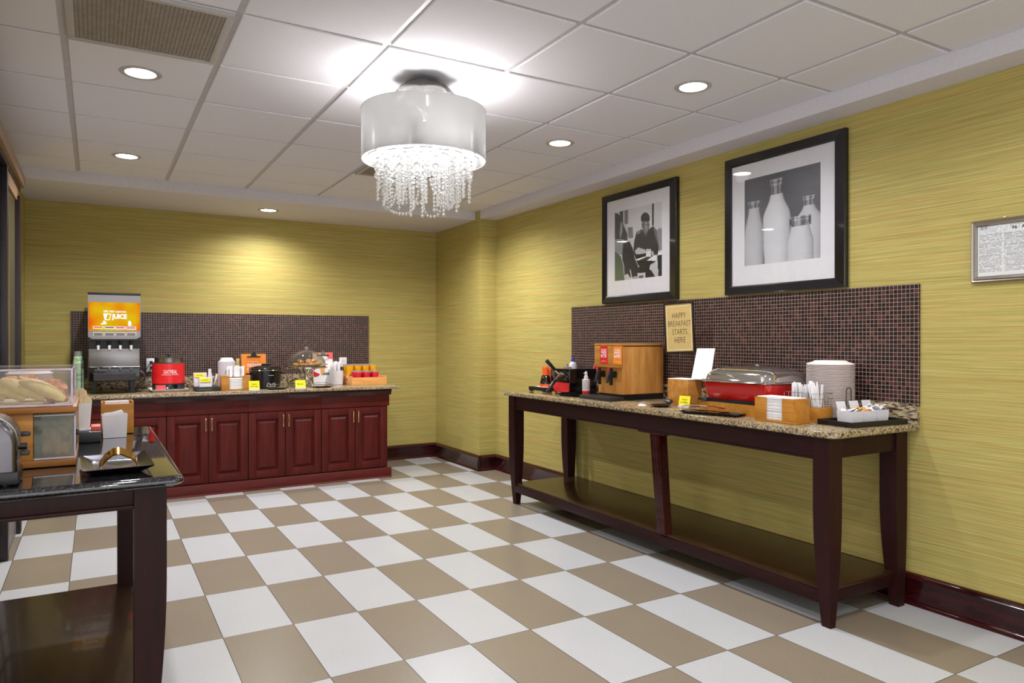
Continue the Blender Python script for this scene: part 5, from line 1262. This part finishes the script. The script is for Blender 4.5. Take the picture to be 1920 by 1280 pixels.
# pastries
def roll(L, r, m, name, label, group):
    b = B(); rings = []
    for k in range(31):
        s = k/30; rr = r*(math.sin(PI*(.05+.90*s))**.5)*(1+.035*math.sin(s*38)); cx = -L/2+L*s; cz = .006*math.sin(PI*s)
        rings.append([(cx, rr*math.cos(2*PI*j/18), cz+rr*.82*math.sin(2*PI*j/18)) for j in range(18)])
    b.loft(rings); o = b.build(name, m); return tag(o, label, 'pastry', group)
p1_ = roll(.145, .034, 'pastry', 'croissant', 'golden croissant leaning inside the top of the pastry case', 'golden croissants in the pastry case')
base_z = ZI+zc(1.104)
def case_pt(u, v, y): return on_y(u, v, y)
cr = [((80, 731), 2.845), ((43, 733), 2.882), ((5, 732), 2.919), ((-34, 732), 2.956)]
for k, ((u, v), y) in enumerate(cr):
    q = on_y(u, v, y); o = p1_ if k == 0 else p1_.copy()
    if k: C.objects.link(o)
    o.location = (q.x, q.y, base_z+.050); o.rotation_euler = (0, .50, .10); o.scale = (.98, .70, .80)
dn = B(); dn.lathe([(0, -.018), (.028, -.016), (.036, -.004), (.035, .008), (.024, .018), (.01, .012), (0, .010)], seg=26); dns = dn.build('danish_pastry', 'pastryd', loc=(0, 0, 0)); tag(dns, 'brown iced danish pastry in the pastry case', 'pastry', 'danish pastries in the pastry case')
for k, (u, y, z) in enumerate(((119, 2.90, .022), (113, 2.96, .05), (52, 3.0, .072), (20, 3.02, .066), (85, 3.02, .05), (60, 3.05, .03), (-5, 3.05, .04))):
    q = on_y(u, 730, y); o = dns if k == 0 else dns.copy()
    if k: C.objects.link(o)
    o.location = (min(q.x, -.116), y, base_z+z); o.rotation_euler = (.5*math.sin(k*2.1)+.35, .3*math.cos(k*1.7), k)
ic = B(); ic.box(-.02, .02, -.008, .008, 0, .004, .002); tag(ic.build('paper_doily', 'paper', loc=(-.10, 2.85, base_z+.001)), 'scrap of white paper at the right corner of the pastry case', 'paper')
# loaves in the drawer
lf = B(); lf.box(-.05, .05, -.05, .05, 0, .09, .02, 4); l1 = lf.build('bread_loaf', 'bread', loc=(-.118, 2.88, ZI+.0265)); tag(l1, 'brown bread behind the hazy acrylic drawer of the case', 'bread', 'bread in the acrylic drawer'); l1.scale = (.8, .9, 1.1)
o = l1.copy(); C.objects.link(o); o.location = (-.12, 3.02, ZI+.0265); o.scale = (.9, 1, 1.25)
# toaster
tx0, tx1, ty0, ty1 = -.50, -.197, 2.485, 2.63
t = thing('toaster', 'polished steel toaster with black levers at the left edge', 'toaster', (0, 0, ZI))
def arch(x0, x1, y, z0, z1, r, n=12, ins=0):
    pts = [(x1-ins, y, z0)]+[(x1-r+(r-ins)*math.cos(a), y, z1-r+(r-ins)*math.sin(a)) for a in [PI/2*k/n for k in range(n+1)]]
    pts += [(x0+r-(r-ins)*math.sin(a), y, z1-r+(r-ins)*math.cos(a)) for a in [PI/2*k/n for k in range(n+1)]]+[(x0+ins, y, z0)]
    return pts
B().loft([arch(tx0, tx1, ty0, .042, .190, .075, ins=.012), arch(tx0, tx1, ty0+.006, .042, .196, .075, ins=.003), arch(tx0, tx1, ty0+.02, .042, .200, .075)]).build('end_cap', 'dsteel', t, ang=60)
B().loft([arch(tx0, tx1+.0, ty0+.0205, .042, .203, .072), arch(tx0, tx1, ty1, .042, .203, .072), arch(tx0, tx1, ty1+.01, .042, .197, .075, ins=.008)]).build('toaster_body', 'steel', t, ang=60)
B().box(tx0-.002, tx1+.004, ty0+.002, ty1+.008, .004, .0415, .006).build('black_base', 'black', t)
for x in (tx0+.03, tx1-.03): B().cyl((x, ty0+.03, 0), (x, ty0+.03, .004), .01, seg=12).build('foot', 'black', t)
for (y, z) in ((2.56, .135), (2.535, .082)):
    b = B(); b.box(tx1+.0045, tx1+.028, y-.014, y+.014, z, z+.014, .003); b.build('lever', 'black', t)
b = B(); b.cyl((tx1-.003, 2.56, .105), (tx1+.02, 2.56, .105), .010, seg=16); b.build('browning_knob', 'black', t)
b = B()
for x in (tx0+.09, tx1-.10): b.box(x-.012, x+.012, ty0+.035, ty1-.005, .2035, .205)
b.build('slot', 'black', t)
# ================================================================= CAMERA, WORLD, OUTPUT
cam = bpy.data.cameras.new('camera'); cam.sensor_width = 36; cam.lens = F/1920*36; cam.clip_start = .02; cam.clip_end = 100
co = bpy.data.objects.new('camera', cam); C.objects.link(co); co.location = (0, 0, H); co.rotation_euler = (PI/2+PIT, 0, -YAW)
sc = bpy.context.scene; sc.camera = co
wd = bpy.data.worlds.new('world'); sc.world = wd; wd.use_nodes = True
wd.node_tree.nodes['Background'].inputs[0].default_value = (.95, .97, 1, 1); wd.node_tree.nodes['Background'].inputs[1].default_value = 1.5
vs = sc.view_settings; vs.view_transform = 'Standard'; vs.look = 'None'; vs.gamma = 1; vs.exposure = 0.42
try: vs.use_curve_mapping = False
except Exception: pass
sc.cycles.max_bounces = 8; sc.cycles.transparent_max_bounces = 24; sc.cycles.transmission_bounces = 8
sc.cycles.caustics_reflective = False; sc.cycles.caustics_refractive = False
sc.cycles.sample_clamp_indirect = 6.0; sc.cycles.use_denoising = True
